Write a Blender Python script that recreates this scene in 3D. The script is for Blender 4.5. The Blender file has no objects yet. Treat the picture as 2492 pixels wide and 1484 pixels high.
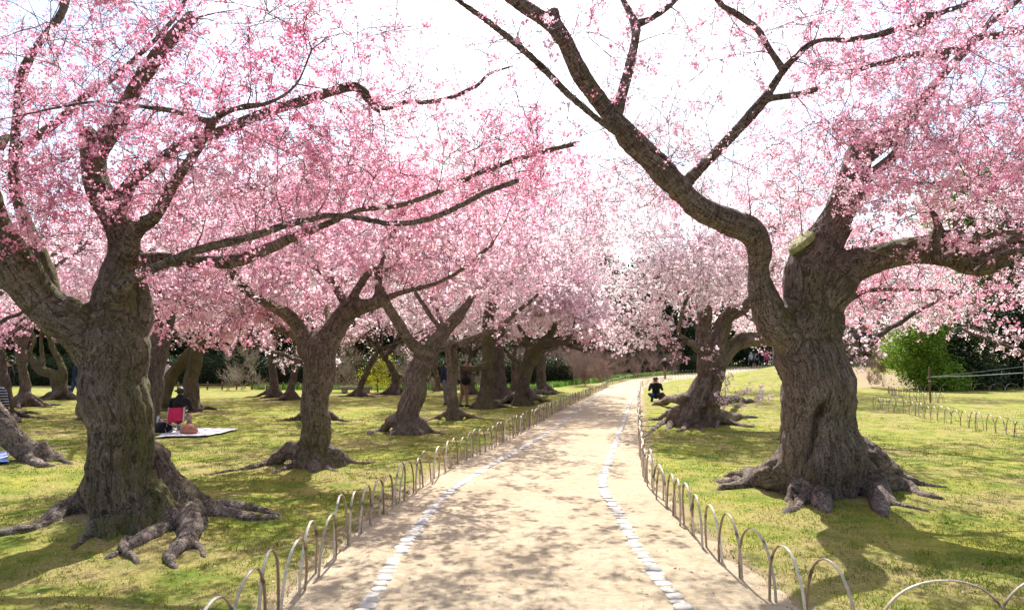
import bpy, math, random
import numpy as np
from mathutils import Vector

# ------------------------------------------------------------------ camera, sky, sun, exposure
SC = bpy.context.scene
COL = SC.collection
EYE = 1.6
F = 1800.0                      # focal length in units of a 2492 wide frame
PITCH = math.atan(143.0 / F)
cam_d = bpy.data.cameras.new('camera')
cam = bpy.data.objects.new('camera', cam_d)
COL.objects.link(cam)
cam.location = (0, 0, EYE)
cam.rotation_euler = (math.pi / 2 + PITCH, 0, 0)
cam_d.sensor_width = 36
cam_d.lens = 36 * F / 2492
cam_d.clip_start = 0.05
cam_d.clip_end = 2000
SC.camera = cam

SUN_EL = math.radians(50)
SUN_AZ = math.radians(1.5)      # to the right of straight ahead (+Y)
sun_dir = Vector((math.sin(SUN_AZ) * math.cos(SUN_EL), math.cos(SUN_AZ) * math.cos(SUN_EL), math.sin(SUN_EL)))
sl = bpy.data.lights.new('sun', 'SUN')
sl.energy = 4.6
sl.angle = math.radians(0.53)
sl.color = (1.0, 0.955, 0.88)
sun = bpy.data.objects.new('sun', sl)
sun.rotation_euler = (-sun_dir).to_track_quat('-Z', 'Y').to_euler()
sun.location = (0, 0, 30)
COL.objects.link(sun)

world = bpy.data.worlds.new('World')
SC.world = world
world.use_nodes = True
wn = world.node_tree.nodes
wl = world.node_tree.links
wn.clear()
w_out = wn.new('ShaderNodeOutputWorld')
w_bg = wn.new('ShaderNodeBackground')
w_bg.inputs['Strength'].default_value = 1.0
w_sky = wn.new('ShaderNodeTexSky')
w_sky.sky_type = 'NISHITA'
w_sky.sun_disc = False
w_sky.sun_elevation = SUN_EL
w_sky.sun_rotation = SUN_AZ
w_sky.dust_density = 2.0
w_skm = wn.new('ShaderNodeVectorMath'); w_skm.operation = 'SCALE'
w_skm.inputs['Scale'].default_value = 0.13
wl.new(w_sky.outputs[0], w_skm.inputs[0])
w_tc = wn.new('ShaderNodeTexCoord')
w_map = wn.new('ShaderNodeMapping')
w_map.inputs['Scale'].default_value = (1.0, 1.0, 2.6)
wl.new(w_tc.outputs['Generated'], w_map.inputs[0])
w_n = wn.new('ShaderNodeTexNoise')
w_n.inputs['Scale'].default_value = 2.1
w_n.inputs['Detail'].default_value = 7
w_n.inputs['Roughness'].default_value = 0.55
wl.new(w_map.outputs[0], w_n.inputs['Vector'])
w_r = wn.new('ShaderNodeMapRange')
w_r.inputs['From Min'].default_value = 0.45
w_r.inputs['From Max'].default_value = 0.64
wl.new(w_n.outputs['Fac'], w_r.inputs['Value'])
w_dot = wn.new('ShaderNodeVectorMath'); w_dot.operation = 'DOT_PRODUCT'
w_nrm = wn.new('ShaderNodeVectorMath'); w_nrm.operation = 'NORMALIZE'
wl.new(w_tc.outputs['Generated'], w_nrm.inputs[0])
wl.new(w_nrm.outputs[0], w_dot.inputs[0])
w_dot.inputs[1].default_value = tuple(sun_dir)
w_mx = wn.new('ShaderNodeMath'); w_mx.operation = 'MAXIMUM'; w_mx.inputs[1].default_value = 0
wl.new(w_dot.outputs['Value'], w_mx.inputs[0])
w_pw = wn.new('ShaderNodeMath'); w_pw.operation = 'POWER'; w_pw.inputs[1].default_value = 3
wl.new(w_mx.outputs[0], w_pw.inputs[0])
w_ma = wn.new('ShaderNodeMath'); w_ma.operation = 'MULTIPLY_ADD'
w_ma.inputs[1].default_value = 1.0; w_ma.inputs[2].default_value = 0.38
wl.new(w_pw.outputs[0], w_ma.inputs[0])
w_cl = wn.new('ShaderNodeVectorMath'); w_cl.operation = 'SCALE'
w_cl.inputs[0].default_value = (1.0, 0.99, 0.98)
wl.new(w_ma.outputs[0], w_cl.inputs['Scale'])
w_mix = wn.new('ShaderNodeMixRGB')
wl.new(w_r.outputs[0], w_mix.inputs['Fac'])
wl.new(w_skm.outputs[0], w_mix.inputs[1])
wl.new(w_cl.outputs[0], w_mix.inputs[2])
wl.new(w_mix.outputs[0], w_bg.inputs['Color'])
wl.new(w_bg.outputs[0], w_out.inputs['Surface'])

SC.view_settings.view_transform = 'Standard'
SC.view_settings.look = 'None'
SC.view_settings.exposure = 1.05
SC.view_settings.gamma = 1
SC.view_settings.use_curve_mapping = False
SC.render.engine = 'CYCLES'
SC.cycles.max_bounces = 7
SC.cycles.diffuse_bounces = 4
SC.cycles.transmission_bounces = 5
SC.cycles.glossy_bounces = 2

# ------------------------------------------------------------------ numeric helpers
RS = np.random.RandomState(7)
random.seed(7)
CT, ST = math.cos(PITCH), math.sin(PITCH)

def W(u, v, d):
    """point at distance d in front of the camera, seen at frame position u, v (2492 wide frame)"""
    x = (u - 1246) / F; y = (742 - v) / F
    wy = CT - y * ST; wz = ST + y * CT
    t = d / wy
    return np.array((x * t, d, EYE + wz * t)), t

def G(u, v, z=0.0):
    x = (u - 1246) / F; y = (742 - v) / F
    wy = CT - y * ST; wz = ST + y * CT
    t = (z - EYE) / wz
    return np.array((x * t, wy * t, z))

def fade(t): return t * t * t * (t * (t * 6 - 15) + 10)

def vnoise(P, scale, seed=0):
    """smooth value noise in -1..1 for an array of points"""
    Q = np.asarray(P, float) * scale + seed * 17.31 + 1000.0
    I = np.floor(Q).astype(np.int64); Fr = fade(Q - I)
    def h(ix, iy, iz):
        n = (ix * 374761393 + iy * 668265263 + iz * 2147483647 + seed * 974634777) & 0xffffffff
        n = ((n ^ (n >> 13)) * 1274126177) & 0xffffffff
        n = n ^ (n >> 16)
        return (n & 0xffff) / 32767.5 - 1
    x, y, z = I[:, 0], I[:, 1], I[:, 2]
    fx, fy, fz = Fr[:, 0], Fr[:, 1], Fr[:, 2]
    r = 0
    for dx in (0, 1):
        for dy in (0, 1):
            for dz in (0, 1):
                w = (fx if dx else 1 - fx) * (fy if dy else 1 - fy) * (fz if dz else 1 - fz)
                r = r + w * h(x + dx, y + dy, z + dz)
    return r

def fbm(P, scale, octv=3, seed=0, rough=0.5):
    r = 0; a = 1; s = 0
    for k in range(octv):
        r = r + a * vnoise(P, scale * 2 ** k, seed + k); s += a; a *= rough
    return r / s

def sst(x):
    x = np.clip(x, 0, 1); return x * x * (3 - 2 * x)

def mk_mesh(name, V, faces, mats=None, midx=None, smooth=False, attrs=None):
    """faces: list of int arrays (n, k)"""
    me = bpy.data.meshes.new(name)
    V = np.asarray(V, np.float32)
    me.vertices.add(len(V)); me.vertices.foreach_set('co', V.ravel())
    faces = [np.asarray(f, np.int32) for f in faces if len(f)]
    nl = sum(f.size for f in faces); nf = sum(len(f) for f in faces)
    me.loops.add(nl); me.polygons.add(nf)
    me.loops.foreach_set('vertex_index', np.concatenate([f.ravel() for f in faces]))
    tot = np.concatenate([np.full(len(f), f.shape[1], np.int32) for f in faces])
    st = np.zeros(nf, np.int32); st[1:] = np.cumsum(tot)[:-1]
    me.polygons.foreach_set('loop_start', st)
    if midx is not None: me.polygons.foreach_set('material_index', np.asarray(midx, np.int32))
    if smooth: me.polygons.foreach_set('use_smooth', np.ones(nf, bool))
    for m in (mats or []): me.materials.append(m)
    for k, a in (attrs or {}).items():
        a = np.asarray(a, np.float32)
        if a.ndim == 1:
            at = me.attributes.new(k, 'FLOAT', 'POINT'); at.data.foreach_set('value', a)
        else:
            at = me.attributes.new(k, 'FLOAT_VECTOR', 'POINT'); at.data.foreach_set('vector', a.ravel())
    me.update(calc_edges=True)
    return me

def link(name, me, parent=None, kind=None, label=None, cat=None, group=None):
    o = bpy.data.objects.new(name, me)
    COL.objects.link(o)
    if parent is not None: o.parent = parent
    if kind: o['kind'] = kind
    if label: o['label'] = label
    if cat: o['category'] = cat
    if group: o['group'] = group
    return o

def thing(name, label, cat, loc=(0, 0, 0), rz=0.0, group=None):
    o = bpy.data.objects.new(name, None)
    COL.objects.link(o)
    o.location = loc; o.rotation_euler = (0, 0, rz)
    o.empty_display_size = 0.2
    o['label'] = label; o['category'] = cat
    if group: o['group'] = group
    return o

def copy_thing(root, loc, rz, label, sc=1.0, group=None):
    r = root.copy(); COL.objects.link(r)
    r.location = loc; r.rotation_euler = (0, 0, rz); r.scale = (sc, sc, sc)
    r['label'] = label
    if group: r['group'] = group
    for ch in list(root.children):
        c = ch.copy(); COL.objects.link(c); c.parent = r
    return r

class MB:
    """collects closed shapes into one mesh"""
    def __init__(self): self.V = []; self.Q = []; self.T = []; self.n = 0
    def add(self, V, quads=(), tris=()):
        V = np.asarray(V, float)
        if len(quads): self.Q.append(np.asarray(quads) + self.n)
        if len(tris): self.T.append(np.asarray(tris) + self.n)
        self.V.append(V); self.n += len(V)
    def tube(self, P, R, S=8, closed=True):
        P = np.asarray(P, float)[None]; R = np.asarray(R, float)[None]
        V, Q, T = tubes(P, R, S, closed); self.add(V, Q, T)
    def box(self, c, s, rz=0.0, rx=0.0):
        c = np.asarray(c, float); s = np.asarray(s, float) / 2
        V = np.array([(x, y, z) for x in (-1, 1) for y in (-1, 1) for z in (-1, 1)]) * s
        if rx:
            a, b = math.cos(rx), math.sin(rx); V = np.c_[V[:, 0], a * V[:, 1] - b * V[:, 2], b * V[:, 1] + a * V[:, 2]]
        if rz:
            a, b = math.cos(rz), math.sin(rz); V = np.c_[a * V[:, 0] - b * V[:, 1], b * V[:, 0] + a * V[:, 1], V[:, 2]]
        self.add(V + c, [(0, 1, 3, 2), (4, 6, 7, 5), (0, 4, 5, 1), (2, 3, 7, 6), (0, 2, 6, 4), (1, 5, 7, 3)])
    def ball(self, c, r, S=12, K=8, rz=0.0):
        r = np.ones(3) * r
        V = [(0, 0, -1)]
        for k in range(1, K):
            a = -math.pi / 2 + math.pi * k / K
            for s in range(S):
                b = 2 * math.pi * s / S
                V.append((math.cos(a) * math.cos(b), math.cos(a) * math.sin(b), math.sin(a)))
        V.append((0, 0, 1)); V = np.array(V) * r
        if rz:
            a, b = math.cos(rz), math.sin(rz); V = np.c_[a * V[:, 0] - b * V[:, 1], b * V[:, 0] + a * V[:, 1], V[:, 2]]
        Q = []; T = []
        for s in range(S):
            s2 = (s + 1) % S
            T.append((0, 1 + s2, 1 + s)); T.append((len(V) - 1, 1 + (K - 2) * S + s, 1 + (K - 2) * S + s2))
            for k in range(K - 2):
                Q.append((1 + k * S + s, 1 + k * S + s2, 1 + (k + 1) * S + s2, 1 + (k + 1) * S + s))
        self.add(V + np.asarray(c, float), Q, T)
    def mesh(self, name, mats, smooth=False, attrs=None):
        fs = []
        if self.Q: fs.append(np.concatenate(self.Q))
        if self.T: fs.append(np.concatenate(self.T))
        return mk_mesh(name, np.concatenate(self.V), fs, mats, None, smooth, attrs)

def tubes(P, R, S=3, closed=True):
    """many tubes at once: P (N,K,3), R (N,K)"""
    N, K, _ = P.shape
    Tn = np.gradient(P, axis=1)
    Tn /= np.linalg.norm(Tn, axis=2, keepdims=True) + 1e-9
    ax = Tn.mean(axis=1)
    ref = np.where((np.abs(ax[:, 2:3]) < 0.8), np.array([[0, 0, 1.0]]), np.array([[1.0, 0, 0]]))[:, None, :]
    A = np.cross(Tn, np.broadcast_to(ref, Tn.shape)); A /= np.linalg.norm(A, axis=2, keepdims=True) + 1e-9
    B = np.cross(Tn, A)
    th = np.arange(S) * 2 * math.pi / S
    V = P[:, :, None, :] + R[:, :, None, None] * (A[:, :, None, :] * np.cos(th)[None, None, :, None] + B[:, :, None, :] * np.sin(th)[None, None, :, None])
    V = V.reshape(N, K * S, 3)
    q = []
    for k in range(K - 1):
        for s in range(S):
            s2 = (s + 1) % S
            q.append((k * S + s, k * S + s2, (k + 1) * S + s2, (k + 1) * S + s))
    q = np.array(q)
    t = np.zeros((0, 3), int); per = K * S
    if closed:
        V = np.concatenate([V, P[:, :1], P[:, -1:]], axis=1)
        t = []
        for s in range(S):
            s2 = (s + 1) % S
            t.append((K * S, s2, s)); t.append((K * S + 1, (K - 1) * S + s, (K - 1) * S + s2))
        t = np.array(t); per = K * S + 2
    off = (np.arange(N) * per)[:, None, None]
    return V.reshape(-1, 3), (q[None] + off).reshape(-1, 4), (t[None] + off).reshape(-1, 3) if len(t) else t

def resample(P, R, step, wob=0.0, seed=0):
    """Catmull-Rom through the points, then an even step"""
    P = np.asarray(P, float); R = np.asarray(R, float)
    X = np.c_[P, R]
    X = np.vstack([2 * X[0] - X[1], X, 2 * X[-1] - X[-2]])
    out = []
    for i in range(1, len(X) - 2):
        L = np.linalg.norm(X[i + 1, :3] - X[i, :3]); n = max(2, int(L / step) + 1)
        t = np.linspace(0, 1, n, endpoint=False)[:, None]
        p0, p1, p2, p3 = X[i - 1], X[i], X[i + 1], X[i + 2]
        out.append(0.5 * ((2 * p1) + (-p0 + p2) * t + (2 * p0 - 5 * p1 + 4 * p2 - p3) * t ** 2 + (-p0 + 3 * p1 - 3 * p2 + p3) * t ** 3))
    out.append(X[-2][None]); out = np.vstack(out)
    p, r = out[:, :3], np.maximum(out[:, 3], 0.003)
    if wob:
        p = p + np.c_[vnoise(p, 2.3, seed), vnoise(p, 2.3, seed + 5), vnoise(p, 2.3, seed + 9)] * (r * wob)[:, None]
    return p, r

# ------------------------------------------------------------------ materials
def new_mat(name):
    m = bpy.data.materials.new(name); m.use_nodes = True
    nt = m.node_tree; nt.nodes.clear()
    out = nt.nodes.new('ShaderNodeOutputMaterial')
    b = nt.nodes.new('ShaderNodeBsdfPrincipled')
    nt.links.new(b.outputs[0], out.inputs[0])
    return m, nt, b, out

def N(nt, typ, **kw):
    n = nt.nodes.new(typ)
    for k, v in kw.items():
        if hasattr(n, k): setattr(n, k, v)
    return n

def noise_node(nt, vec, scale, detail=4, rough=0.55, dist=0.0):
    n = nt.nodes.new('ShaderNodeTexNoise')
    n.inputs['Scale'].default_value = scale; n.inputs['Detail'].default_value = detail
    n.inputs['Roughness'].default_value = rough; n.inputs['Distortion'].default_value = dist
    if vec is not None: nt.links.new(vec, n.inputs['Vector'])
    return n.outputs['Fac']

def ramp(nt, fac, stops, interp='LINEAR'):
    r = nt.nodes.new('ShaderNodeValToRGB')
    r.color_ramp.interpolation = interp
    els = r.color_ramp.elements
    while len(els) < len(stops): els.new(0.5)
    for e, (p, c) in zip(els, stops):
        e.position = p; e.color = (*c, 1) if len(c) == 3 else c
    nt.links.new(fac, r.inputs[0])
    return r.outputs[0]

def mixc(nt, fac, a, b, mode='MIX'):
    m = nt.nodes.new('ShaderNodeMixRGB'); m.blend_type = mode
    for k, x in ((0, fac), (1, a), (2, b)):
        if isinstance(x, (int, float)): m.inputs[k].default_value = x
        elif isinstance(x, tuple): m.inputs[k].default_value = (*x, 1)
        else: nt.links.new(x, m.inputs[k])
    return m.outputs[0]

def mathn(nt, op, a, b=None, c=None, clamp=False):
    m = nt.nodes.new('ShaderNodeMath'); m.operation = op; m.use_clamp = clamp
    for k, x in enumerate((a, b, c)):
        if x is None: continue
        if isinstance(x, (int, float)): m.inputs[k].default_value = x
        else: nt.links.new(x, m.inputs[k])
    return m.outputs[0]

def bump(nt, b, h, strength=0.5, dist=0.02):
    n = nt.nodes.new('ShaderNodeBump')
    n.inputs['Strength'].default_value = strength; n.inputs['Distance'].default_value = dist
    nt.links.new(h, n.inputs['Height']); nt.links.new(n.outputs[0], b.inputs['Normal'])

def scalev(nt, vec, s):
    m = nt.nodes.new('ShaderNodeMapping'); m.inputs['Scale'].default_value = s
    nt.links.new(vec, m.inputs[0]); return m.outputs[0]

def attr(nt, name, out='Fac'):
    a = nt.nodes.new('ShaderNodeAttribute'); a.attribute_name = name
    return a.outputs[out]

def simple(name, col, rough=0.8, var=0.15, scale=30, spec=0.3, metal=0.0):
    m, nt, b, _ = new_mat(name)
    g = N(nt, 'ShaderNodeTexCoord').outputs['Object']
    f = noise_node(nt, g, scale, 4)
    lo = tuple(c * (1 - var) for c in col); hi = tuple(min(1, c * (1 + var)) for c in col)
    nt.links.new(ramp(nt, f, [(0.3, lo), (0.7, hi)]), b.inputs['Base Color'])
    b.inputs['Roughness'].default_value = rough
    b.inputs['Specular IOR Level'].default_value = spec
    b.inputs['Metallic'].default_value = metal
    bump(nt, b, f, 0.3, 0.004)
    return m

def bark_mat(name, tone=1.0, mossy=0.5):
    m, nt, b, _ = new_mat(name)
    bp = attr(nt, 'bp', 'Vector')
    pos = N(nt, 'ShaderNodeNewGeometry').outputs['Position']
    big = noise_node(nt, pos, 2.2, 4, 0.6)
    mid = noise_node(nt, pos, 11, 6, 0.65)
    fib = noise_node(nt, scalev(nt, bp, (15, 15, 2.6)), 1.7, 7, 0.7, 0.9)     # along the grain
    len_ = noise_node(nt, scalev(nt, bp, (5, 5, 46)), 1.0, 5, 0.6, 0.25)        # bands round the stem
    c = ramp(nt, fib, [(0.25, (0.05 * tone, 0.038 * tone, 0.031 * tone)), (0.5, (0.135 * tone, 0.105 * tone, 0.085 * tone)), (0.78, (0.25 * tone, 0.205 * tone, 0.17 * tone))])
    c2 = ramp(nt, len_, [(0.36, (0.05 * tone, 0.036 * tone, 0.03 * tone)), (0.47, (0.16 * tone, 0.125 * tone, 0.10 * tone)), (0.62, (0.27 * tone, 0.235 * tone, 0.205 * tone))])
    cxy = nt.nodes.new('ShaderNodeVectorMath'); cxy.operation = 'LENGTH'
    nt.links.new(scalev(nt, bp, (1, 1, 0)), cxy.inputs[0])
    ringf = ramp(nt, cxy.outputs['Value'], [(0.08, (0.6, 0.6, 0.6)), (0.24, (0.10, 0.10, 0.10))])
    c = mixc(nt, ringf, c, c2)
    c = mixc(nt, 1.0, c, ramp(nt, big, [(0.3, (0.72, 0.70, 0.70)), (0.7, (1.25, 1.22, 1.2))]), 'MULTIPLY')
    crk = noise_node(nt, scalev(nt, bp, (8, 8, 2.4)), 1.3, 4, 0.6, 1.6)
    crk = mathn(nt, 'ABSOLUTE', mathn(nt, 'SUBTRACT', crk, 0.5))
    ck = ramp(nt, crk, [(0.0, (1, 1, 1)), (0.022, (0, 0, 0))])
    c = mixc(nt, mathn(nt, 'MULTIPLY', ck, 0.75), c, (0.022, 0.016, 0.013))
    mot = noise_node(nt, pos, 48, 5, 0.75)
    c = mixc(nt, 1.0, c, ramp(nt, mot, [(0.32, (0.45, 0.43, 0.42)), (0.55, (1.05, 1.05, 1.05)), (0.72, (1.45, 1.42, 1.4))]), 'MULTIPLY')
    # pale grey lichen blotches
    li = ramp(nt, noise_node(nt, pos, 5.5, 7, 0.72), [(0.58, (0, 0, 0)), (0.68, (1, 1, 1))])
    c = mixc(nt, mathn(nt, 'MULTIPLY', li, 0.5), c, (0.30, 0.29, 0.25))
    # moss
    mo = attr(nt, 'moss')
    mf = mathn(nt, 'MULTIPLY', ramp(nt, mathn(nt, 'ADD', mathn(nt, 'MULTIPLY', mid, 0.7), mathn(nt, 'MULTIPLY', mo, 0.62)), [(0.56, (0, 0, 0)), (0.80, (1, 1, 1))]), mossy)
    mc = ramp(nt, noise_node(nt, pos, 70, 3), [(0.3, (0.055, 0.06, 0.012)), (0.7, (0.16, 0.16, 0.035))])
    c = mixc(nt, mf, c, mc)
    ca = attr(nt, 'cav')
    cc = ramp(nt, mid, [(0.35, (0.05, 0.022, 0.015)), (0.65, (0.19, 0.085, 0.055))])
    c = mixc(nt, ca, c, cc)
    nt.links.new(c, b.inputs['Base Color'])
    b.inputs['Roughness'].default_value = 0.85
    b.inputs['Specular IOR Level'].default_value = 0.25
    h = mathn(nt, 'ADD', mathn(nt, 'MULTIPLY', len_, ringf), mathn(nt, 'ADD', mathn(nt, 'MULTIPLY', fib, 0.9), mathn(nt, 'ADD', mathn(nt, 'MULTIPLY', mid, 0.8), mathn(nt, 'SUBTRACT', mathn(nt, 'MULTIPLY', mot, 0.5), mathn(nt, 'MULTIPLY', ck, 0.9)))))
    bump(nt, b, h, 1.0, 0.04)
    return m

def blossom_mat(name, warm=0.0):
    m = bpy.data.materials.new(name); m.use_nodes = True
    nt = m.node_tree; nt.nodes.clear()
    out = nt.nodes.new('ShaderNodeOutputMaterial')
    t = attr(nt, 'tint')
    ai = nt.nodes.new('ShaderNodeAttribute'); ai.attribute_type = 'INSTANCER'; ai.attribute_name = 'itint'
    t = mathn(nt, 'MAXIMUM', mathn(nt, 'ADD', t, ai.outputs['Fac']), 0.0)
    c = ramp(nt, t, [(0.0, (0.33, 0.14, 0.04)), (0.05, (0.55, 0.10, 0.16)), (0.24, (0.88, 0.27, 0.47)), (0.48, (0.95, 0.54, 0.68)), (0.74, (0.96, 0.76, 0.83)), (0.95, (0.97, 0.91, 0.92))])
    d = nt.nodes.new('ShaderNodeBsdfDiffuse'); tr = nt.nodes.new('ShaderNodeBsdfTranslucent')
    nt.links.new(c, d.inputs[0]); nt.links.new(c, tr.inputs[0])
    mx = nt.nodes.new('ShaderNodeMixShader'); mx.inputs[0].default_value = 0.62
    nt.links.new(d.outputs[0], mx.inputs[1]); nt.links.new(tr.outputs[0], mx.inputs[2])
    nt.links.new(mx.outputs[0], out.inputs[0])
    return m

def leaf_mat(name, stops, trans=0.35, gloss=0.0):
    m = bpy.data.materials.new(name); m.use_nodes = True
    nt = m.node_tree; nt.nodes.clear()
    out = nt.nodes.new('ShaderNodeOutputMaterial')
    c = ramp(nt, attr(nt, 'tint'), stops)
    b = nt.nodes.new('ShaderNodeBsdfPrincipled'); tr = nt.nodes.new('ShaderNodeBsdfTranslucent')
    b.inputs['Roughness'].default_value = 0.45 if gloss else 0.8
    b.inputs['Specular IOR Level'].default_value = 0.5 if gloss else 0.15
    nt.links.new(c, b.inputs['Base Color']); nt.links.new(c, tr.inputs[0])
    mx = nt.nodes.new('ShaderNodeMixShader'); mx.inputs[0].default_value = trans
    nt.links.new(b.outputs[0], mx.inputs[1]); nt.links.new(tr.outputs[0], mx.inputs[2])
    nt.links.new(mx.outputs[0], out.inputs[0])
    return m

M_BARK = bark_mat('bark', 1.55, 0.85)
M_BARK2 = bark_mat('bark_dark', 1.05, 0.6)
M_TWIG = simple('twig_bark', (0.15, 0.095, 0.075), 0.8, 0.3, 20)
M_BLOS = blossom_mat('cherry_petals')

def lawn_mat():
    m, nt, b, _ = new_mat('lawn_moss')
    pos = N(nt, 'ShaderNodeNewGeometry').outputs['Position']
    p2 = scalev(nt, pos, (1, 1, 0.2))
    a = noise_node(nt, p2, 0.55, 5, 0.6, 0.4)
    bn = noise_node(nt, p2, 1.9, 6, 0.65, 0.3)
    f = noise_node(nt, p2, 26, 5, 0.7)
    ff = noise_node(nt, p2, 130, 3, 0.7)
    green = mixc(nt, ramp(nt, bn, [(0.38, (0, 0, 0)), (0.62, (1, 1, 1))]), (0.14, 0.195, 0.028), (0.38, 0.36, 0.062))
    tan = mixc(nt, f, (0.27, 0.20, 0.08), (0.42, 0.35, 0.15))
    k = mathn(nt, 'ADD', mathn(nt, 'MULTIPLY', a, 0.65), mathn(nt, 'MULTIPLY', bn, 0.45))
    c = mixc(nt, ramp(nt, k, [(0.50, (0, 0, 0)), (0.66, (1, 1, 1))]), green, tan)
    c = mixc(nt, mathn(nt, 'MULTIPLY', ramp(nt, mathn(nt, 'ADD', mathn(nt, 'MULTIPLY', f, 0.6), mathn(nt, 'MULTIPLY', ff, 0.4)), [(0.40, (1, 1, 1)), (0.55, (0, 0, 0))]), 0.5), c, (0.07, 0.065, 0.02))
    # bare soil near trunks and path edges
    so = attr(nt, 'soil')
    sf = ramp(nt, mathn(nt, 'ADD', mathn(nt, 'MULTIPLY', so, 0.75), mathn(nt, 'MULTIPLY', bn, 0.55)), [(0.62, (0, 0, 0)), (0.80, (1, 1, 1))])
    c = mixc(nt, sf, c, mixc(nt, f, (0.26, 0.19, 0.11), (0.42, 0.33, 0.21)))
    nt.links.new(c, b.inputs['Base Color'])
    b.inputs['Roughness'].default_value = 0.95
    b.inputs['Specular IOR Level'].default_value = 0.1
    bump(nt, b, mathn(nt, 'ADD', f, mathn(nt, 'MULTIPLY', ff, 0.6)), 0.7, 0.03)
    return m

def sand_mat():
    m, nt, b, _ = new_mat('compacted_sand')
    pos = N(nt, 'ShaderNodeNewGeometry').outputs['Position']
    a = noise_node(nt, pos, 0.9, 5, 0.6)
    f = noise_node(nt, pos, 9, 7, 0.7)
    g = noise_node(nt, pos, 160, 3, 0.8)
    c = ramp(nt, a, [(0.3, (0.43, 0.35, 0.24)), (0.7, (0.56, 0.465, 0.33))])
    c = mixc(nt, ramp(nt, f, [(0.36, (0.6, 0.6, 0.6)), (0.56, (0, 0, 0))]), c, (0.34, 0.25, 0.155))
    c = mixc(nt, mathn(nt, 'MULTIPLY', ramp(nt, g, [(0.33, (1, 1, 1)), (0.42, (0, 0, 0))]), 0.55), c, (0.28, 0.20, 0.13))
    # tiny stones
    v = nt.nodes.new('ShaderNodeTexVoronoi'); v.inputs['Scale'].default_value = 16
    nt.links.new(pos, v.inputs['Vector'])
    s = ramp(nt, v.outputs['Distance'], [(0.05, (1, 1, 1)), (0.10, (0, 0, 0))])
    vr = ramp(nt, v.outputs['Color'], [(0.66, (0, 0, 0)), (0.70, (1, 1, 1))])
    c = mixc(nt, mathn(nt, 'MULTIPLY', s, vr), c, (0.16, 0.12, 0.09))
    nt.links.new(c, b.inputs['Base Color'])
    b.inputs['Roughness'].default_value = 0.95
    b.inputs['Specular IOR Level'].default_value = 0.1
    wv = noise_node(nt, pos, 3.2, 3, 0.5)
    bump(nt, b, mathn(nt, 'ADD', mathn(nt, 'ADD', mathn(nt, 'MULTIPLY', f, 1.8), mathn(nt, 'MULTIPLY', wv, 1.5)), mathn(nt, 'MULTIPLY', g, 0.35)), 0.8, 0.025)
    return m
M_LAWN = lawn_mat(); M_SAND = sand_mat()
M_GRASS = leaf_mat('grass_blades', [(0, (0.08, 0.17, 0.012)), (0.5, (0.26, 0.29, 0.03)), (1, (0.42, 0.36, 0.12))], 0.3)
# ------------------------------------------------------------------ terrain
def curve(pts, near, far):
    P = [G(u, v)[:2] for u, v in pts]
    ys = [p[1] for p in near] + [p[1] for p in P] + [p[1] for p in far]
    xs = [p[0] for p in near] + [p[0] for p in P] + [p[0] for p in far]
    yy = np.arange(-8, 140, 0.25); xx = np.interp(yy, ys, xs)
    k = np.hanning(9); k /= k.sum()
    xx = np.convolve(np.pad(xx, 4, mode='edge'), k, 'valid')
    return yy, xx
C_SL = curve([(890, 1484), (930, 1410), (990, 1320), (1050, 1240), (1100, 1190), (1200, 1130), (1290, 1080), (1360, 1035), (1420, 990), (1460, 960), (1485, 945)],
             [(-0.95, -8), (-0.95, 3)], [(10.2, 60), (15.5, 70), (30, 88), (70, 120)])
C_SR = curve([(1670, 1484), (1600, 1410), (1550, 1330), (1500, 1240), (1465, 1190), (1472, 1150), (1495, 1090), (1520, 1020), (1535, 975), (1548, 950)],
             [(1.13, -8), (1.13, 3)], [(12.2, 60), (19, 70), (36, 88), (80, 120)])
C_FL = curve([(755, 1415), (840, 1335), (912, 1262), (990, 1210), (1050, 1170), (1110, 1130), (1160, 1108), (1240, 1068), (1300, 1035), (1380, 990), (1440, 960), (1480, 943)],
             [(-1.52, -8), (-1.52, 4.5)], [(9.6, 60), (14.5, 70), (29, 88), (68, 120)])
C_FR = curve([(1880, 1465), (1800, 1405), (1735, 1350), (1660, 1275), (1605, 1215), (1580, 1185), (1563, 1145), (1558, 1080), (1555, 1010), (1555, 970), (1558, 945)],
             [(1.95, -8), (1.92, 4.2)], [(13.0, 60), (20, 70), (37, 88), (82, 120)])
cx = lambda C, y: np.interp(y, C[0], C[1])

def terrain(x, y):
    x = np.asarray(x, float); y = np.asarray(y, float)
    z = 0.020 * np.clip(y - 45, 0, 60)
    edge = cx(C_FR, y)
    z = z + 0.62 * sst((y - 43) / 17) * sst((x - edge - 0.3) / 7)
    z = z + 0.42 * sst((y - 44) / 9) * sst((x - 19) / 6)
    return z

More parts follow.
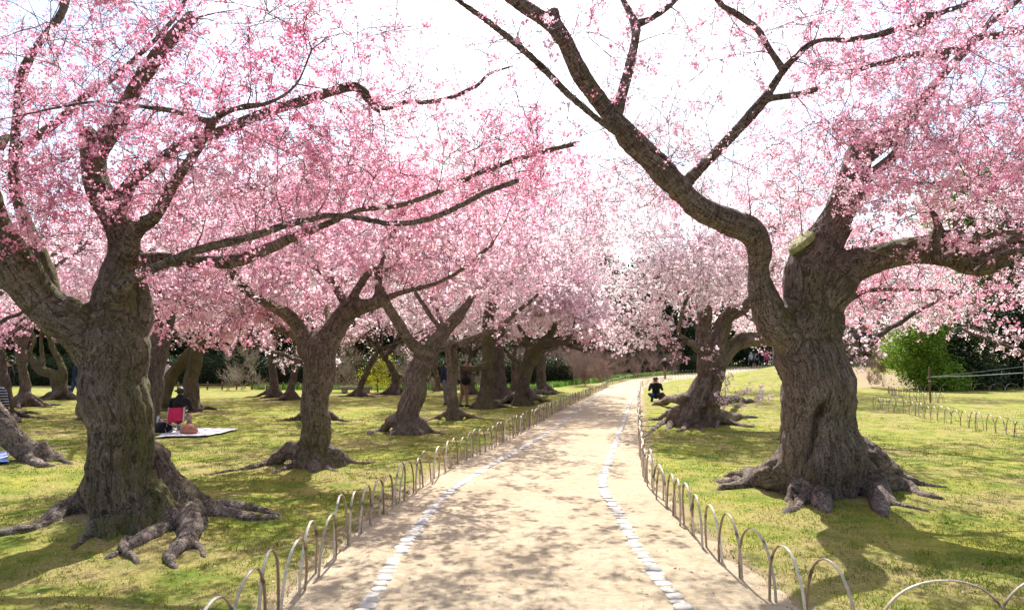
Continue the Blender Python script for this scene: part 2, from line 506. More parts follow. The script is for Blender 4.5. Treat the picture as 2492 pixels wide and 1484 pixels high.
BASES = []      # (x, y, radius, lift) of the swollen ground round big trees
def lawn_h(x, y):
    x = np.asarray(x, float); y = np.asarray(y, float)
    P = np.c_[x.ravel(), y.ravel(), np.zeros(x.size)]
    n1 = vnoise(P, 0.7, 3).reshape(x.shape); n2 = vnoise(P, 3.1, 4).reshape(x.shape); n3 = vnoise(P, 9, 5).reshape(x.shape)
    d = np.maximum(cx(C_FL, y) - x, x - cx(C_FR, y))
    far = sst((y - 6) / 20)
    e = sst((d + 0.07 * n2 + 0.05 * n3) / 0.30 + 0.35)
    h = terrain(x, y) - 0.06 + e * (0.085 + 0.02 * n1 + 0.012 * n2 + 0.006 * n3)
    for bx, by, r, l in BASES:
        h = h + l * np.exp(-((x - bx) ** 2 + (y - by) ** 2) / r ** 2)
    return h
for _u, _v, _r, _l in [(300, 1265, 1.15, 0.09), (1995, 1205, 1.25, 0.10), (760, 1135, 0.9, 0.06), (990, 1052, 0.8, 0.05), (1712, 1035, 1.3, 0.08), (1102, 1018, 0.7, 0.04), (70, 1110, 0.9, 0.05), (380, 1035, 0.9, 0.03), (1182, 985, 0.8, 0.04), (1275, 975, 1.0, 0.04), (18, 1010, 0.9, 0.03), (60, 980, 0.9, 0.03)]:
    _g = G(_u, _v); BASES.append((_g[0], _g[1], _r, _l))
# ------------------------------------------------------------------ build the ground
def build_ground():
    ys = np.concatenate([np.linspace(-9, 2, 16), np.geomspace(2.4, 100, 290), np.array([115, 140, 180, 250, 400, 900])])
    s = np.linspace(-1, 1, 301)
    Y, S = np.meshgrid(ys, s, indexing='ij')
    X = S * (3.0 + np.abs(Y) * 1.05)
    Z = lawn_h(X, Y)
    d = np.maximum(cx(C_FL, Y) - X, X - cx(C_FR, Y))
    soil = np.clip(1 - d / 0.55, 0, 1) * 0.95
    for bx, by, r, l in BASES:
        soil = np.maximum(soil, 0.85 * np.exp(-((X - bx) ** 2 + (Y - by) ** 2) / (r * 0.95) ** 2))
    soil = np.maximum(soil, 0.80 * sst((X - 19.5) / 2) * sst((28 - X) / 2) * sst((Y - 45) / 1.5) * sst((62 - Y) / 3))
    n, m = Y.shape
    i = np.arange(n * m).reshape(n, m)
    q = np.stack([i[:-1, :-1], i[:-1, 1:], i[1:, 1:], i[1:, :-1]], -1).reshape(-1, 4)
    me = mk_mesh('lawn', np.stack([X, Y, Z], -1).reshape(-1, 3), [q], [M_LAWN], None, True, {'soil': soil.ravel()})
    link('lawn', me, None, 'structure')
    # the sand path
    ys = np.concatenate([np.arange(-8, 20, 0.25), np.arange(20, 100, 1.0)])
    t = np.linspace(0, 1, 25)
    L = cx(C_FL, ys) - 0.3; R = cx(C_FR, ys) + 0.3
    X = L[:, None] + (R - L)[:, None] * t[None]; Y = np.repeat(ys[:, None], 25, 1)
    P = np.c_[X.ravel(), Y.ravel(), np.zeros(X.size)]
    Z = terrain(X, Y) + 0.006 * vnoise(P, 2.0, 9).reshape(X.shape) - 0.008 * (np.abs(t - 0.5) * 2)[None] ** 6
    n, m = X.shape; i = np.arange(n * m).reshape(n, m)
    q = np.stack([i[:-1, :-1], i[:-1, 1:], i[1:, 1:], i[1:, :-1]], -1).reshape(-1, 4)
    return link('path', mk_mesh('path', np.stack([X, Y, Z], -1).reshape(-1, 3), [q], [M_SAND], None, True), None, 'structure')
PATH = build_ground()

# ------------------------------------------------------------------ edging stones of the path
def stone_mat():
    m, nt, b, _ = new_mat('pale_stone')
    oi = N(nt, 'ShaderNodeObjectInfo').outputs['Random']
    pos = N(nt, 'ShaderNodeNewGeometry').outputs['Position']
    f = noise_node(nt, pos, 18, 5, 0.7)
    base = ramp(nt, oi, [(0, (0.22, 0.22, 0.22)), (0.2, (0.40, 0.38, 0.35)), (0.6, (0.50, 0.47, 0.42)), (1, (0.64, 0.62, 0.57))])
    c = mixc(nt, ramp(nt, f, [(0.35, (0.7, 0.7, 0.7)), (0.6, (0, 0, 0))]), base, (0.40, 0.34, 0.27))
    nt.links.new(c, b.inputs['Base Color']); b.inputs['Roughness'].default_value = 0.8
    bump(nt, b, f, 0.5, 0.01)
    return m
M_STONE = stone_mat()
def stone_arrays(seed):
    r = np.random.RandomState(seed); S = 9
    th = np.arange(S) * 2 * math.pi / S + r.uniform(-.12, .12, S)
    sx, sy = 0.5, 0.5
    c, s = np.cos(th), np.sin(th)
    k = 0.62
    ring = np.c_[np.sign(c) * np.abs(c) ** k * sx, np.sign(s) * np.abs(s) ** k * sy] * (1 + r.uniform(-.10, .10, S))[:, None]
    tl = r.uniform(-.12, .12, 2)
    rows = [np.c_[ring * 0.96, np.full(S, -1.0)], np.c_[ring, np.full(S, 0.15)], np.c_[ring * 0.86, 0.72 + ring @ tl], np.c_[ring * 0.45, 0.95 + ring @ tl * .5]]
    V = np.vstack(rows + [np.array([[0, 0, 1.0]])])
    q = [(a * S + i, a * S + (i + 1) % S, (a + 1) * S + (i + 1) % S, (a + 1) * S + i) for a in range(3) for i in range(S)]
    t = [(3 * S + i, 3 * S + (i + 1) % S, 4 * S) for i in range(S)]
    return V, np.array(q), np.array(t)
STONES = [stone_arrays(k) for k in range(8)]
STONE_ME = [mk_mesh('edging_stone', V, [q, t], [M_STONE], None, True) for V, q, t in STONES]
rest = MB(); cnt = 0
for C in (C_SL, C_SR):
    y = 3.1
    while y < 86:
        x = float(cx(C, y)); dx = float(cx(C, y + 0.1) - x) / 0.1
        ang = math.atan2(1, dx)
        L = random.uniform(0.085, 0.15) * (1 + 0.012 * max(0, y - 10)); wd = random.uniform(0.10, 0.155)
        jx = random.uniform(-.014, .014)
        z = float(terrain(x, y))
        k = random.randrange(8)
        top = random.choice((0.004, 0.010, 0.013, 0.016, 0.020))
        if cnt < 300 and y < 27:
            o = link('edging_stone', STONE_ME[k], PATH)
            o.location = (x + jx, y + L / 2, z + 0.002); o.scale = (L * 0.93, wd, top)
            o.rotation_euler = (random.uniform(-.05, .05), random.uniform(-.05, .05), ang + random.uniform(-.06, .06))
            cnt += 1
        else:
            V, q, t = STONES[k]; a, b = math.cos(ang), math.sin(ang)
            Vs = V * (L * 0.95, wd, 0.02)
            rest.add(np.c_[a * Vs[:, 0] - b * Vs[:, 1] + x, b * Vs[:, 0] + a * Vs[:, 1] + y, Vs[:, 2] + z + 0.002], q, t)
        y += L * math.sin(ang) * 1.03 + 0.004
link('edging_stones', rest.mesh('edging_stones', [M_STONE], True), PATH, 'stuff')

# ------------------------------------------------------------------ bamboo hoop fences
def bamboo_mat():
    m, nt, b, _ = new_mat('split_bamboo')
    oi = N(nt, 'ShaderNodeObjectInfo').outputs['Random']
    tc = N(nt, 'ShaderNodeTexCoord').outputs['Object']
    side = attr(nt, 'outer')
    f = noise_node(nt, scalev(nt, tc, (1, 1, 1)), 34, 6, 0.7)
    outer = ramp(nt, oi, [(0, (0.44, 0.36, 0.25)), (0.5, (0.60, 0.52, 0.40)), (1, (0.72, 0.66, 0.54))])
    inner = ramp(nt, oi, [(0, (0.22, 0.12, 0.07)), (1, (0.36, 0.23, 0.13))])
    c = mixc(nt, side, inner, outer)
    c = mixc(nt, ramp(nt, f, [(0.45, (0, 0, 0)), (0.72, (0.75, 0.75, 0.75))]), c, (0.13, 0.10, 0.085))
    no = attr(nt, 'node')
    c = mixc(nt, no, c, (0.06, 0.045, 0.035))
    nt.links.new(c, b.inputs['Base Color']); b.inputs['Roughness'].default_value = 0.42
    b.inputs['Specular IOR Level'].default_value = 0.45
    bump(nt, b, f, 0.3, 0.003)
    return m
M_BAMBOO = bamboo_mat()
def hoop_mesh(w, h, seed, thick=1.0):
    r = np.random.RandomState(seed)
    K = 30
    t = np.linspace(0, math.pi, K)
    pw = r.uniform(0.78, 0.92)
    x = -np.cos(t) * w / 2; z = np.sin(t) ** pw * h
    x = np.sign(x) * (np.abs(x) / (w / 2)) ** r.uniform(0.85, 1.05) * w / 2
    x = np.r_[x[0], x, x[-1]]; z = np.r_[-0.10, z, -0.10]
    y = r.uniform(-.012, .012) * np.sin(np.linspace(0, math.pi, K + 2)) + vnoise(np.c_[x, z, x * 0], 6, seed) * 0.004
    x = x + vnoise(np.c_[z, x, x * 0 + 3], 5, seed) * 0.006 * np.sin(np.linspace(0, math.pi, K + 2))
    P = np.c_[x, y, z]; T = np.gradient(P, axis=0); T /= np.linalg.norm(T, axis=1)[:, None]
    Nn = np.cross(T, (0, 1, 0)); Nn /= np.linalg.norm(Nn, axis=1)[:, None]
    Nn *= np.sign((Nn * (P - (0, 0, h * 0.3))).sum(1))[:, None]
    nodes = r.choice(np.arange(5, K - 4), 2, replace=False)
    # cross section: convex outside, flat inside
    sec = [(-0.5, 0.0), (-0.42, 0.28), (0, 0.5), (0.42, 0.28), (0.5, 0.0), (0, -0.22)]
    wd, th = 0.021 * thick, 0.014 * thick
    V = []; outer = []; nd = []
    for k in range(K + 2):
        e = 1.16 if k in nodes else 1.0
        for a, b in sec:
            V.append(P[k] + np.array((0, a * wd * e, 0)) + Nn[k] * b * th * e)
            outer.append(0.0 if b < 0 else (0.6 if b == 0 else 1.0)); nd.append(0.9 if k in nodes else 0.0)
    S = len(sec)
    q = [(k * S + s, k * S + (s + 1) % S, (k + 1) * S + (s + 1) % S, (k + 1) * S + s) for k in range(K + 1) for s in range(S)]
    return mk_mesh('hoop', V, [np.array(q)], [M_BAMBOO], None, True, {'outer': outer, 'node': nd})
HOOPS = [hoop_mesh(0.50 + 0.02 * (k % 3), 0.41 + 0.012 * (k % 4), k) for k in range(9)]
HOOPS_W = [hoop_mesh(0.78, 0.43, 20 + k, 1.1) for k in range(2)]
HOOPS_B = [hoop_mesh(1.0, 0.48, 30 + k, 1.2) for k in range(3)]
def hoop_fence(pts, meshes, step, label, zoff=0.0, jit=0.02):
    """pts: polyline on the ground; a row of hoops, each overlapping the next"""
    P = np.array(pts, float); seg = np.r_[0, np.cumsum(np.linalg.norm(np.diff(P, axis=0), axis=1))]
    root = thing('hoop_fence', label, 'fence', (P[0, 0], P[0, 1], 0))
    s = step / 2; n = 0
    while s < seg[-1] and n < 300:
        x = np.interp(s, seg, P[:, 0]); y = np.interp(s, seg, P[:, 1])
        x2 = np.interp(s + .1, seg, P[:, 0]); y2 = np.interp(s + .1, seg, P[:, 1]); x1 = np.interp(s - .1, seg, P[:, 0]); y1 = np.interp(s - .1, seg, P[:, 1])
        o = link('hoop', meshes[n % len(meshes)] if n % 2 else random.choice(meshes), root)
        side = 0.011 * (1 if n % 2 else -1)
        a = math.atan2(y2 - y1, x2 - x1)
        o.location = (x - P[0, 0] - side * math.sin(a) + random.uniform(-.01, .01), y - P[0, 1] + side * math.cos(a), float(terrain(x, y)) + zoff + random.uniform(-.03, .015))
        o.rotation_euler = (random.uniform(-.05, .05), random.uniform(-.06, .06), a + random.uniform(-.09, .09))
        o.scale = (random.uniform(.92, 1.07), 1, random.uniform(.94, 1.06))
        n += 1; s += step * random.uniform(0.9, 1.1)
    return root
yl = np.arange(3.2, 57, 0.5)
hoop_fence(np.c_[cx(C_FL, yl), yl], HOOPS, 0.44, 'low fence of overlapping split bamboo hoops along the left edge of the sand path')
yr = np.arange(4.25, 57, 0.5)
hoop_fence(np.c_[cx(C_FR, yr), yr], HOOPS, 0.45, 'low fence of bamboo hoops along the right edge of the sand path')
hoop_fence([(2.0, 4.22), (5.2, 4.15)], HOOPS_W, 0.74, 'two wide bamboo hoops crossing the grass at the bottom right corner')
yy = np.arange(57.5, 88, 1.0)
hoop_fence(np.c_[cx(C_FR, yy) , yy], HOOPS, 0.62, 'far row of pale hoops curving right along the end of the path over the mound')
yf = np.arange(57.5, 84, 1.0)
hoop_fence(np.c_[cx(C_FL, yf), yf], HOOPS, 0.62, 'far row of small hoops in front of the green leafy strip where the path bends')
fr = [G(u, v)[:2] for u, v in [(2125, 997), (2150, 1002), (2172, 1006), (2193, 1008), (2220, 1013), (2244, 1019), (2268, 1024), (2297, 1030), (2325, 1036), (2355, 1042), (2391, 1050), (2435, 1058), (2475, 1067), (2560, 1085)]]
hoop_fence(fr, HOOPS, 0.50, 'bamboo hoop fence curving across the lawn at right, nearer of two rows')
bk = [tuple(G(2125, 997)[:2]), (17.4, 30), (18.2, 35), (20.2, 40), (23.5, 42.5), (29, 43), (36, 42.5)]
hoop_fence(bk[:5], HOOPS, 0.62, 'bamboo hoops running back from the corner of the right lawn toward the bright bush')
hoop_fence(bk[4:], HOOPS_B, 1.0, 'wide thin hoops in a row in front of the dark bushes at right')
mb_ = [(6.8, 40), (8.5, 40.6), (12, 41), (17, 41)]
hoop_fence([(8.2, 40.5), (12, 41.5), (18, 42)], HOOPS_B, 0.95, 'row of thin wide hoops at the foot of the grassy mound behind the leaning tree')

# ------------------------------------------------------------------ grass blades, leaf litter
def build_grass():
    n = 300000
    y = 3.3 * (26 / 3.3) ** RS.rand(n)
    x = RS.uniform(-1, 1, n) * (0.9 + 0.74 * y)
    P = np.c_[x, y, 0 * x]
    d = np.maximum(cx(C_FL, y) - x, x - cx(C_FR, y))
    pat = 0.6 * vnoise(P, 1.3, 21) + 0.5 * vnoise(P, 4.5, 22)
    pat = pat + np.where((x > 1.5) & (y < 8), 0.1, 0) 
    keep = (d > 0.02 + 0.10 * RS.rand(n)) & (pat > RS.uniform(-0.5, 0.75, n))
    for bx, by, r, l in BASES: keep &= ((x - bx) ** 2 + (y - by) ** 2 > (r * 0.35) ** 2)
    x, y, pat = x[keep], y[keep], pat[keep]; n = len(x)
    z = lawn_h(x, y)
    a = RS.uniform(0, 2 * math.pi, n); b = RS.uniform(0, 2 * math.pi, n)
    tall = (RS.rand(n) < 0.10) * sst(pat * 2)
    h = RS.uniform(0.010, 0.026, n) + tall * RS.uniform(0.01, 0.035, n); w = RS.uniform(0.0018, 0.0035, n) * (1 + y / 7)
    lean = h * RS.uniform(0.1, 1.0, n)
    V = np.zeros((n, 3, 3))
    V[:, 0] = np.c_[x - np.cos(a) * w, y - np.sin(a) * w, z - 0.004]; V[:, 1] = np.c_[x + np.cos(a) * w, y + np.sin(a) * w, z - 0.004]
    V[:, 2] = np.c_[x + np.cos(b) * lean, y + np.sin(b) * lean, z + h]
    tint = np.clip(0.42 - 0.45 * pat + RS.normal(0, 0.2, n) + 0.2 * (RS.rand(n) < .15), 0, 1)
    me = mk_mesh('grass', V.reshape(-1, 3), [np.arange(3 * n).reshape(n, 3)], [M_GRASS], None, False, {'tint': np.repeat(tint, 3)})
    link('grass', me, None, 'stuff', 'short mossy grass blades growing over the lawn', 'grass')
build_grass()
M_LIT = leaf_mat('leaf_litter', [(0, (0.06, 0.035, 0.02)), (0.6, (0.16, 0.09, 0.05)), (0.8, (0.3, 0.2, 0.12)), (1, (0.8, 0.6, 0.6))], 0.1)
def build_litter():
    n = 9000
    y = 3.4 * (24 / 3.4) ** RS.rand(n); x = RS.uniform(-1, 1, n) * (0.9 + 0.74 * y)
    d = np.maximum(cx(C_FL, y) - x, x - cx(C_FR, y))
    k = (d > 0) | (RS.rand(n) < 0.35); x, y, d = x[k], y[k], d[k]; n = len(x)
    z = np.where(d > 0.1, lawn_h(x, y) + 0.008, terrain(x, y) + 0.007)
    s = RS.uniform(0.004, 0.016, n); a = RS.uniform(0, 6.28, n)
    V = np.zeros((n, 4, 3))
    for i, (p, q) in enumerate([(-1, 0), (0, -.5), (1, 0), (0, .5)]):
        V[:, i] = np.c_[x + s * (p * np.cos(a) - q * np.sin(a)), y + s * (p * np.sin(a) + q * np.cos(a)), z + s * RS.uniform(-.1, .5, n)]
    link('leaf_litter', mk_mesh('leaf_litter', V.reshape(-1, 3), [np.arange(4 * n).reshape(n, 4)], [M_LIT], None, False, {'tint': np.repeat(RS.rand(n) ** 1.4, 4)}), None, 'stuff', 'small dry leaves and petals scattered over lawn and path', 'leaf litter')
build_litter()
def build_tufts():
    r = np.random.RandomState(3); V = []; T = []
    n = 1500; y = 3.6 * (22 / 3.6) ** r.rand(n); x = r.uniform(-1, 1, n) * (0.9 + 0.74 * y)
    e = np.arange(3.5, 26, .10); 
    ex = np.r_[cx(C_FL, e) - r.uniform(-.04, .12, len(e)), cx(C_FR, e) + r.uniform(-.04, .12, len(e))]; x = np.r_[x, ex]; y = np.r_[y, e, e]
    d = np.maximum(cx(C_FL, y) - x, x - cx(C_FR, y)); k = d > -.05; x, y, d = x[k], y[k], d[k]
    z = lawn_h(x, y)
    for a, b, c, q in zip(x, y, z, d):
        m = r.randint(5, 15); t = r.beta(1.6, 2.2); s = r.uniform(.7, 1.5) * (.75 if q < .2 else 1)
        p = np.c_[a + r.normal(0, .028, m), b + r.normal(0, .028, m), np.full(m, c - .01)]
        an = r.uniform(0, 6.28, m); w = np.c_[np.cos(an), np.sin(an), 0 * an] * .003 * (1 + b / 9); h = np.c_[r.normal(0, .022, (m, 2)), r.uniform(.02, .055, m)] * s
        V.append(np.stack([p - w, p + w, p + h], 1)); T.append(np.repeat(np.clip(t * .8 + r.normal(0, .1, m), 0, 1), 3))
    V = np.vstack(V); n = len(V)
    link('grass_tufts', mk_mesh('grass_tufts', V.reshape(-1, 3), [np.arange(3 * n).reshape(n, 3)], [M_GRASS], None, False, {'tint': np.concatenate(T)}), None, 'stuff', 'longer grass tufts dotted over the lawn and along the fence feet', 'grass')
build_tufts()
# ------------------------------------------------------------------ tree machinery
def strand(pts, d0, d1=None, dl=None):
    """pts (u, v, width) seen from the path; real distance runs from d0 to d1"""
    n = len(pts)
    ds = dl if dl is not None else np.linspace(d0, d0 if d1 is None else d1, n)
    P = []; R = []
    for (u, v, w), d in zip(pts, ds):
        p, t = W(u, v, d); P.append(p); R.append(w / 2 / F * t)
    return np.array(P), np.array(R)

def root_strand(pts, base, z0=0.22, slim=1.0):
    """pts follow a root from the flare of the trunk out to its tip in the soil"""
    n = len(pts); Q = []; Rr = []
    for k, (u, v, w) in enumerate(pts):
        g = G(u, v); f = (k / max(1, n - 1)) ** 0.7
        dd = g[1] if g[1] < base[1] else base[1] + (g[1] - base[1]) * f
        p, t = W(u, v, dd); r = w / 2 / F * t
        gz_ = float(lawn_h(p[0], p[1]))
        r *= slim if k == 0 else (1 + slim) / 2
        p[2] = max(p[2], gz_) + r * (0.35 - 0.70 * f) + 0.01
        Q.append(p); Rr.append(r * (1.0 if k else 0.95))
    a = Q[0]; ax = np.array((base[0], base[1], 0))
    up = (0.30 if z0 > 0.26 else 0.10) if z0 > 0.05 else 0.02
    P = [np.array((base[0] * .65 + a[0] * .35, base[1] * .65 + a[1] * .35, a[2] + up * 1.3)), np.array((base[0] * .3 + a[0] * .7, base[1] * .3 + a[1] * .7, a[2] + up * .45))]
    R = [Rr[0] * .8, Rr[0] * .95]
    P += Q; R += Rr
    P.append(P[-1] + (P[-1] - P[-2]) * 0.35 - np.array((0, 0, 0.06))); R.append(R[-1] * 0.4)
    return np.array(P), np.array(R)

def random_roots(base, r0, n, reach, seed, a0=0):
    r = np.random.RandomState(seed); out = []
    for k in range(n):
        a = a0 + 2 * math.pi * (k + r.uniform(-.25, .25)) / n; L = reach * r.uniform(.6, 1.15)
        rr = r0 * r.uniform(.28, .45)
        P = [(base[0] + math.cos(a) * r0 * .35, base[1] + math.sin(a) * r0 * .35, base[2] + r0 * 1.1)]; R = [rr * 1.5]
        for j, f in enumerate((0.35, 0.65, 1.0)):
            a += r.uniform(-.25, .25)
            P.append((base[0] + math.cos(a) * (r0 * .8 + L * f), base[1] + math.sin(a) * (r0 * .8 + L * f), base[2] + rr * (0.9 - 1.25 * f)))
            R.append(rr * (1.1 - 0.65 * f))
        out.append((np.array(P), np.array(R)))
    return out

def fuse(strands, voxel, smooth=2):
    """strands: list of (P, R, kind). one continuous skin over all of them, as numpy arrays"""
    mb = MB()
    for P, R, k in strands:
        S = 12 if R.max() > 4 * voxel else 8
        mb.tube(P, np.maximum(R, voxel * 1.15), S)
        mb.ball(P[0], max(R[0], voxel * 1.15) * 0.98, 8, 6); mb.ball(P[-1], max(R[-1], voxel * 1.15) * 0.98, 8, 6)
    me = mb.mesh('tmp', [])
    o = bpy.data.objects.new('tmp', me); COL.objects.link(o)
    m = o.modifiers.new('r', 'REMESH'); m.mode = 'VOXEL'; m.voxel_size = voxel
    s = o.modifiers.new('s', 'SMOOTH'); s.factor = 0.5; s.iterations = smooth
    dg = bpy.context.evaluated_depsgraph_get(); ev = o.evaluated_get(dg); em = ev.to_mesh()
    V = np.empty(len(em.vertices) * 3, np.float32); em.vertices.foreach_get('co', V); V = V.reshape(-1, 3).astype(float)
    Nn = np.empty(len(em.vertices) * 3, np.float32); em.vertices.foreach_get('normal', Nn); Nn = Nn.reshape(-1, 3).astype(float)
    n = len(em.polygons); lt = np.empty(n, np.int32); em.polygons.foreach_get('loop_total', lt)
    lv = np.empty(int(lt.sum()), np.int32); em.loops.foreach_get('vertex_index', lv)
    ev.to_mesh_clear(); bpy.data.objects.remove(o); bpy.data.meshes.remove(me)
    if (lt == 4).all(): Q = lv.reshape(-1, 4)
    else:
        st = np.cumsum(lt) - lt
        Q = np.array([[lv[a], lv[a + 1], lv[a + 2], lv[a + 3] if c > 3 else lv[a + 2]] for a, c in zip(st, lt)])
    return V, Nn, Q

def nearest_strand(V, strands, step=0.05):
    """index of the strand, axial coordinate and polar coordinates for every vertex"""
    S = []; I = []; Al = []; Tn = []; Rr = []
    for i, (P, R, k) in enumerate(strands):
        L = np.r_[0, np.cumsum(np.linalg.norm(np.diff(P, axis=0), axis=1))]
        n = max(3, int(L[-1] / step)); t = np.linspace(0, L[-1], n)
        p = np.stack([np.interp(t, L, P[:, c]) for c in range(3)], 1)
        tn = np.gradient(p, axis=0); tn /= np.linalg.norm(tn, axis=1)[:, None] + 1e-9
        S.append(p); I.append(np.full(n, i)); Al.append(t + i * 3.7); Tn.append(tn); Rr.append(np.interp(t, L, R))
    S = np.vstack(S); I = np.concatenate(I); Al = np.concatenate(Al); Tn = np.vstack(Tn); Rr = np.concatenate(Rr)
    idx = np.empty(len(V), int)
    for a in range(0, len(V), 8000):
        v = V[a:a + 8000]
        D = np.sqrt(np.maximum(((v ** 2).sum(1)[:, None] + (S ** 2).sum(1)[None] - 2 * v @ S.T), 0)) / (Rr[None] + 0.03)
        idx[a:a + 8000] = D.argmin(1)
    q = S[idx]; tn = Tn[idx]; rel = V - q
    ax = (rel * tn).sum(1)
    ref = np.where(np.abs(tn[:, 2:3]) > 0.75, np.array([[1.0, 0, 0]]), np.array([[0, 0, 1.0]]))
    A = np.cross(tn, ref); A /= np.linalg.norm(A, axis=1)[:, None]; B = np.cross(tn, A)
    bp = np.c_[(rel * A).sum(1), (rel * B).sum(1), Al[idx] + ax]
    return I[idx], bp, Rr[idx], idx

def seg_dist(V, line):
    line = np.asarray(line, float); d = np.full(len(V), 1e9)
    for a, b in zip(line[:-1], line[1:]):
        ab = b - a; t = np.clip(((V - a) @ ab) / (ab @ ab), 0, 1)
        d = np.minimum(d, np.linalg.norm(V - a - t[:, None] * ab, axis=1))
    return d

def tree_body(root, strands, voxel, mat, grooves=(), bumps=(), seed=0, flute=1.0, moss_bias=0.0, thin_sides=7):
    """thick strands become one skin cut into parts at its limbs and roots; thin ones are tubes"""
    thick = [(P, R, k) for P, R, k in strands if R.max() > voxel * 1.6]
    thin = [(P, R, k) for P, R, k in strands if R.max() <= voxel * 1.6]
    rs = []
    for i, (P, R, k) in enumerate(thick):
        if k == 'trunk': R = R.copy(); R[-1] *= .5; R[1:-1] *= .94
        p, r = resample(P, R, max(voxel * 2.5, 0.08), 0.28 if k != 'root' else 0.40, seed + i)
        r = r * (1 + (0.05 if k == 'trunk' else 0.13) * vnoise(p, 3.0, seed + i + 40) + (0.20 * vnoise(p, 6.0, seed + i + 50) if k == 'root' else 0.05 * vnoise(p, 9, seed + 50)))
        rs.append((p, r, k))
    V, Nn, Q = fuse(rs, voxel)
    I, bp, R, _ = nearest_strand(V, rs)
    kind = np.array([{'trunk': 0, 'limb': 1, 'root': 2}[k] for _, _, k in rs])[I]
    # shape: lumps, fluting along the grain, torn bark
    ang = bp[:, :2] / (np.linalg.norm(bp[:, :2], axis=1)[:, None] + 1e-6)
    tw = bp[:, 2] * 0.35
    ca, sa = np.cos(tw), np.sin(tw)
    ax = np.c_[ang[:, 0] * ca - ang[:, 1] * sa, ang[:, 0] * sa + ang[:, 1] * ca]
    low = np.clip(1.2 - V[:, 2] / 1.6, 0.25, 1.0)
    gate = np.clip((R - 0.05) / 0.12, 0.15, 1)
    dsp = 0.10 * R * fbm(V, 2.6, 3, seed)
    fl = vnoise(np.c_[ax * 1.5, bp[:, 2] * 0.35], 1.25, seed + 3) + 0.6 * vnoise(np.c_[ax * 1.5, bp[:, 2] * 0.3], 2.6, seed + 4)
    dsp += flute * 0.13 * R * fl * low * gate
    crack = np.abs(vnoise(np.c_[ax * R[:, None] * 3.0, bp[:, 2] * 0.45], 5.0, seed + 6)); crack = np.minimum(crack, 0.25) / 0.25
    dsp += 0.02 * gate * (crack - 1) * (0.4 + low)
    dsp += 0.012 * gate * fbm(V, 14, 3, seed + 8) + (kind == 2) * 0.018 * fbm(V, 11, 2, seed + 9)
    band = vnoise(np.c_[ax * R[:, None] * 2, bp[:, 2] * 9], 2.2, seed + 11); dsp += 0.0015 * band * (low < .6)
    # soften the relief where one strand hands over to the next
    nb = np.vstack([Q[:, [0, 1]], Q[:, [1, 2]], Q[:, [2, 3]], Q[:, [3, 0]]]); nb = np.vstack([nb, nb[:, ::-1]])
    cnt = np.bincount(nb[:, 0], minlength=len(V)) + 1e-9
    avg = lambda a: np.bincount(nb[:, 0], weights=a[nb[:, 1]], minlength=len(V)) / cnt
    seam = np.zeros(len(V)); np.maximum.at(seam, nb[:, 0], (I[nb[:, 0]] != I[nb[:, 1]]).astype(float))
    for _ in range(10): seam = np.maximum(avg(seam) * 1.02, seam * .97)
    sm_ = dsp.copy()
    for _ in range(16): sm_ = avg(sm_)
    k_ = np.clip(seam * 2.2, 0, 1); dsp = dsp * (1 - k_) + sm_ * k_
    cav = np.zeros(len(V))
    mv = V + Nn * dsp[:, None]
    for line, w, dep, red in grooves:
        d = seg_dist(V, line) + 0.25 * w * vnoise(V, 7, seed + 12)
        k = np.exp(-(np.maximum(d, 0) / w) ** 2)
        mv -= Nn * (dep * k)[:, None]
        lip = np.exp(-((d - 1.7 * w) / (0.45 * w)) ** 2); mv += Nn * (0.18 * dep * lip)[:, None]
        cav = np.maximum(cav, red * np.clip(k * 1.8 - 0.5, 0, 1))
    for c, w, dep in bumps:
        d = np.linalg.norm(V - c, axis=1); mv += Nn * (dep * np.exp(-(d / w) ** 2))[:, None]
    V = mv
    moss = 0.22 + 0.35 * Nn[:, 2] + 0.5 * fbm(V, 1.1, 2, seed + 20) + 0.22 * Nn[:, 0] + moss_bias - 0.35 * (kind == 2)
    moss = np.clip(moss, 0, 1)
    # the one skin, cut along its strands; custom normals hide the cuts
    tmp = mk_mesh('tmp', V, [Q], [], None, True)
    NV = np.empty(len(V) * 3, np.float32); tmp.vertices.foreach_get('normal', NV); NV = NV.reshape(-1, 3)
    bpy.data.meshes.remove(tmp)
    fi = I[Q[:, 0]]
    ktrunk = [i for i, s in enumerate(rs) if s[2] == 'trunk']
    for i in ktrunk: fi[fi == i] = ktrunk[0]
    for i in np.unique(fi):
        sel = Q[fi == i]
        if len(sel) < 6: continue
        u, inv = np.unique(sel, return_inverse=True)
        me = mk_mesh(rs[i][2], V[u], [inv.reshape(-1, 4)], [mat], None, True, {'bp': bp[u], 'moss': moss[u], 'cav': cav[u]})
        try: me.normals_split_custom_set_from_vertices([tuple(x) for x in NV[u]])
        except Exception: pass
        link(rs[i][2], me, root)
    for i, (P, R, k) in enumerate(thin):
        p, r = resample(P, R, 0.07, 1.1, seed + 70 + i)
        p = p + np.c_[vnoise(p, 6, seed + i), vnoise(p, 6, seed + 5), vnoise(p, 6, seed + 9)] * (r * .55)[:, None]
        r = r * (1 + 0.16 * vnoise(p, 9, seed + i) + 0.30 * np.clip(vnoise(p, 4.5, seed + i + 3) - .45, 0, 1))
        v, q, t = tubes(p[None], r[None], thin_sides)
        n = len(v); al = np.repeat(np.arange(len(p)) * 0.07, thin_sides); al = np.r_[al, al[0], al[-1]]
        th = np.tile(np.arange(thin_sides), len(p)) * 2 * math.pi / thin_sides; th = np.r_[th, 0, 0]
        rr = np.r_[np.repeat(r, thin_sides), r[0], r[-1]]
        link(k, mk_mesh(k, v, [q, t], [mat], None, True, {'bp': np.c_[np.cos(th) * rr, np.sin(th) * rr, al + i], 'moss': np.full(n, 0.2 + moss_bias), 'cav': np.zeros(n)}), root)

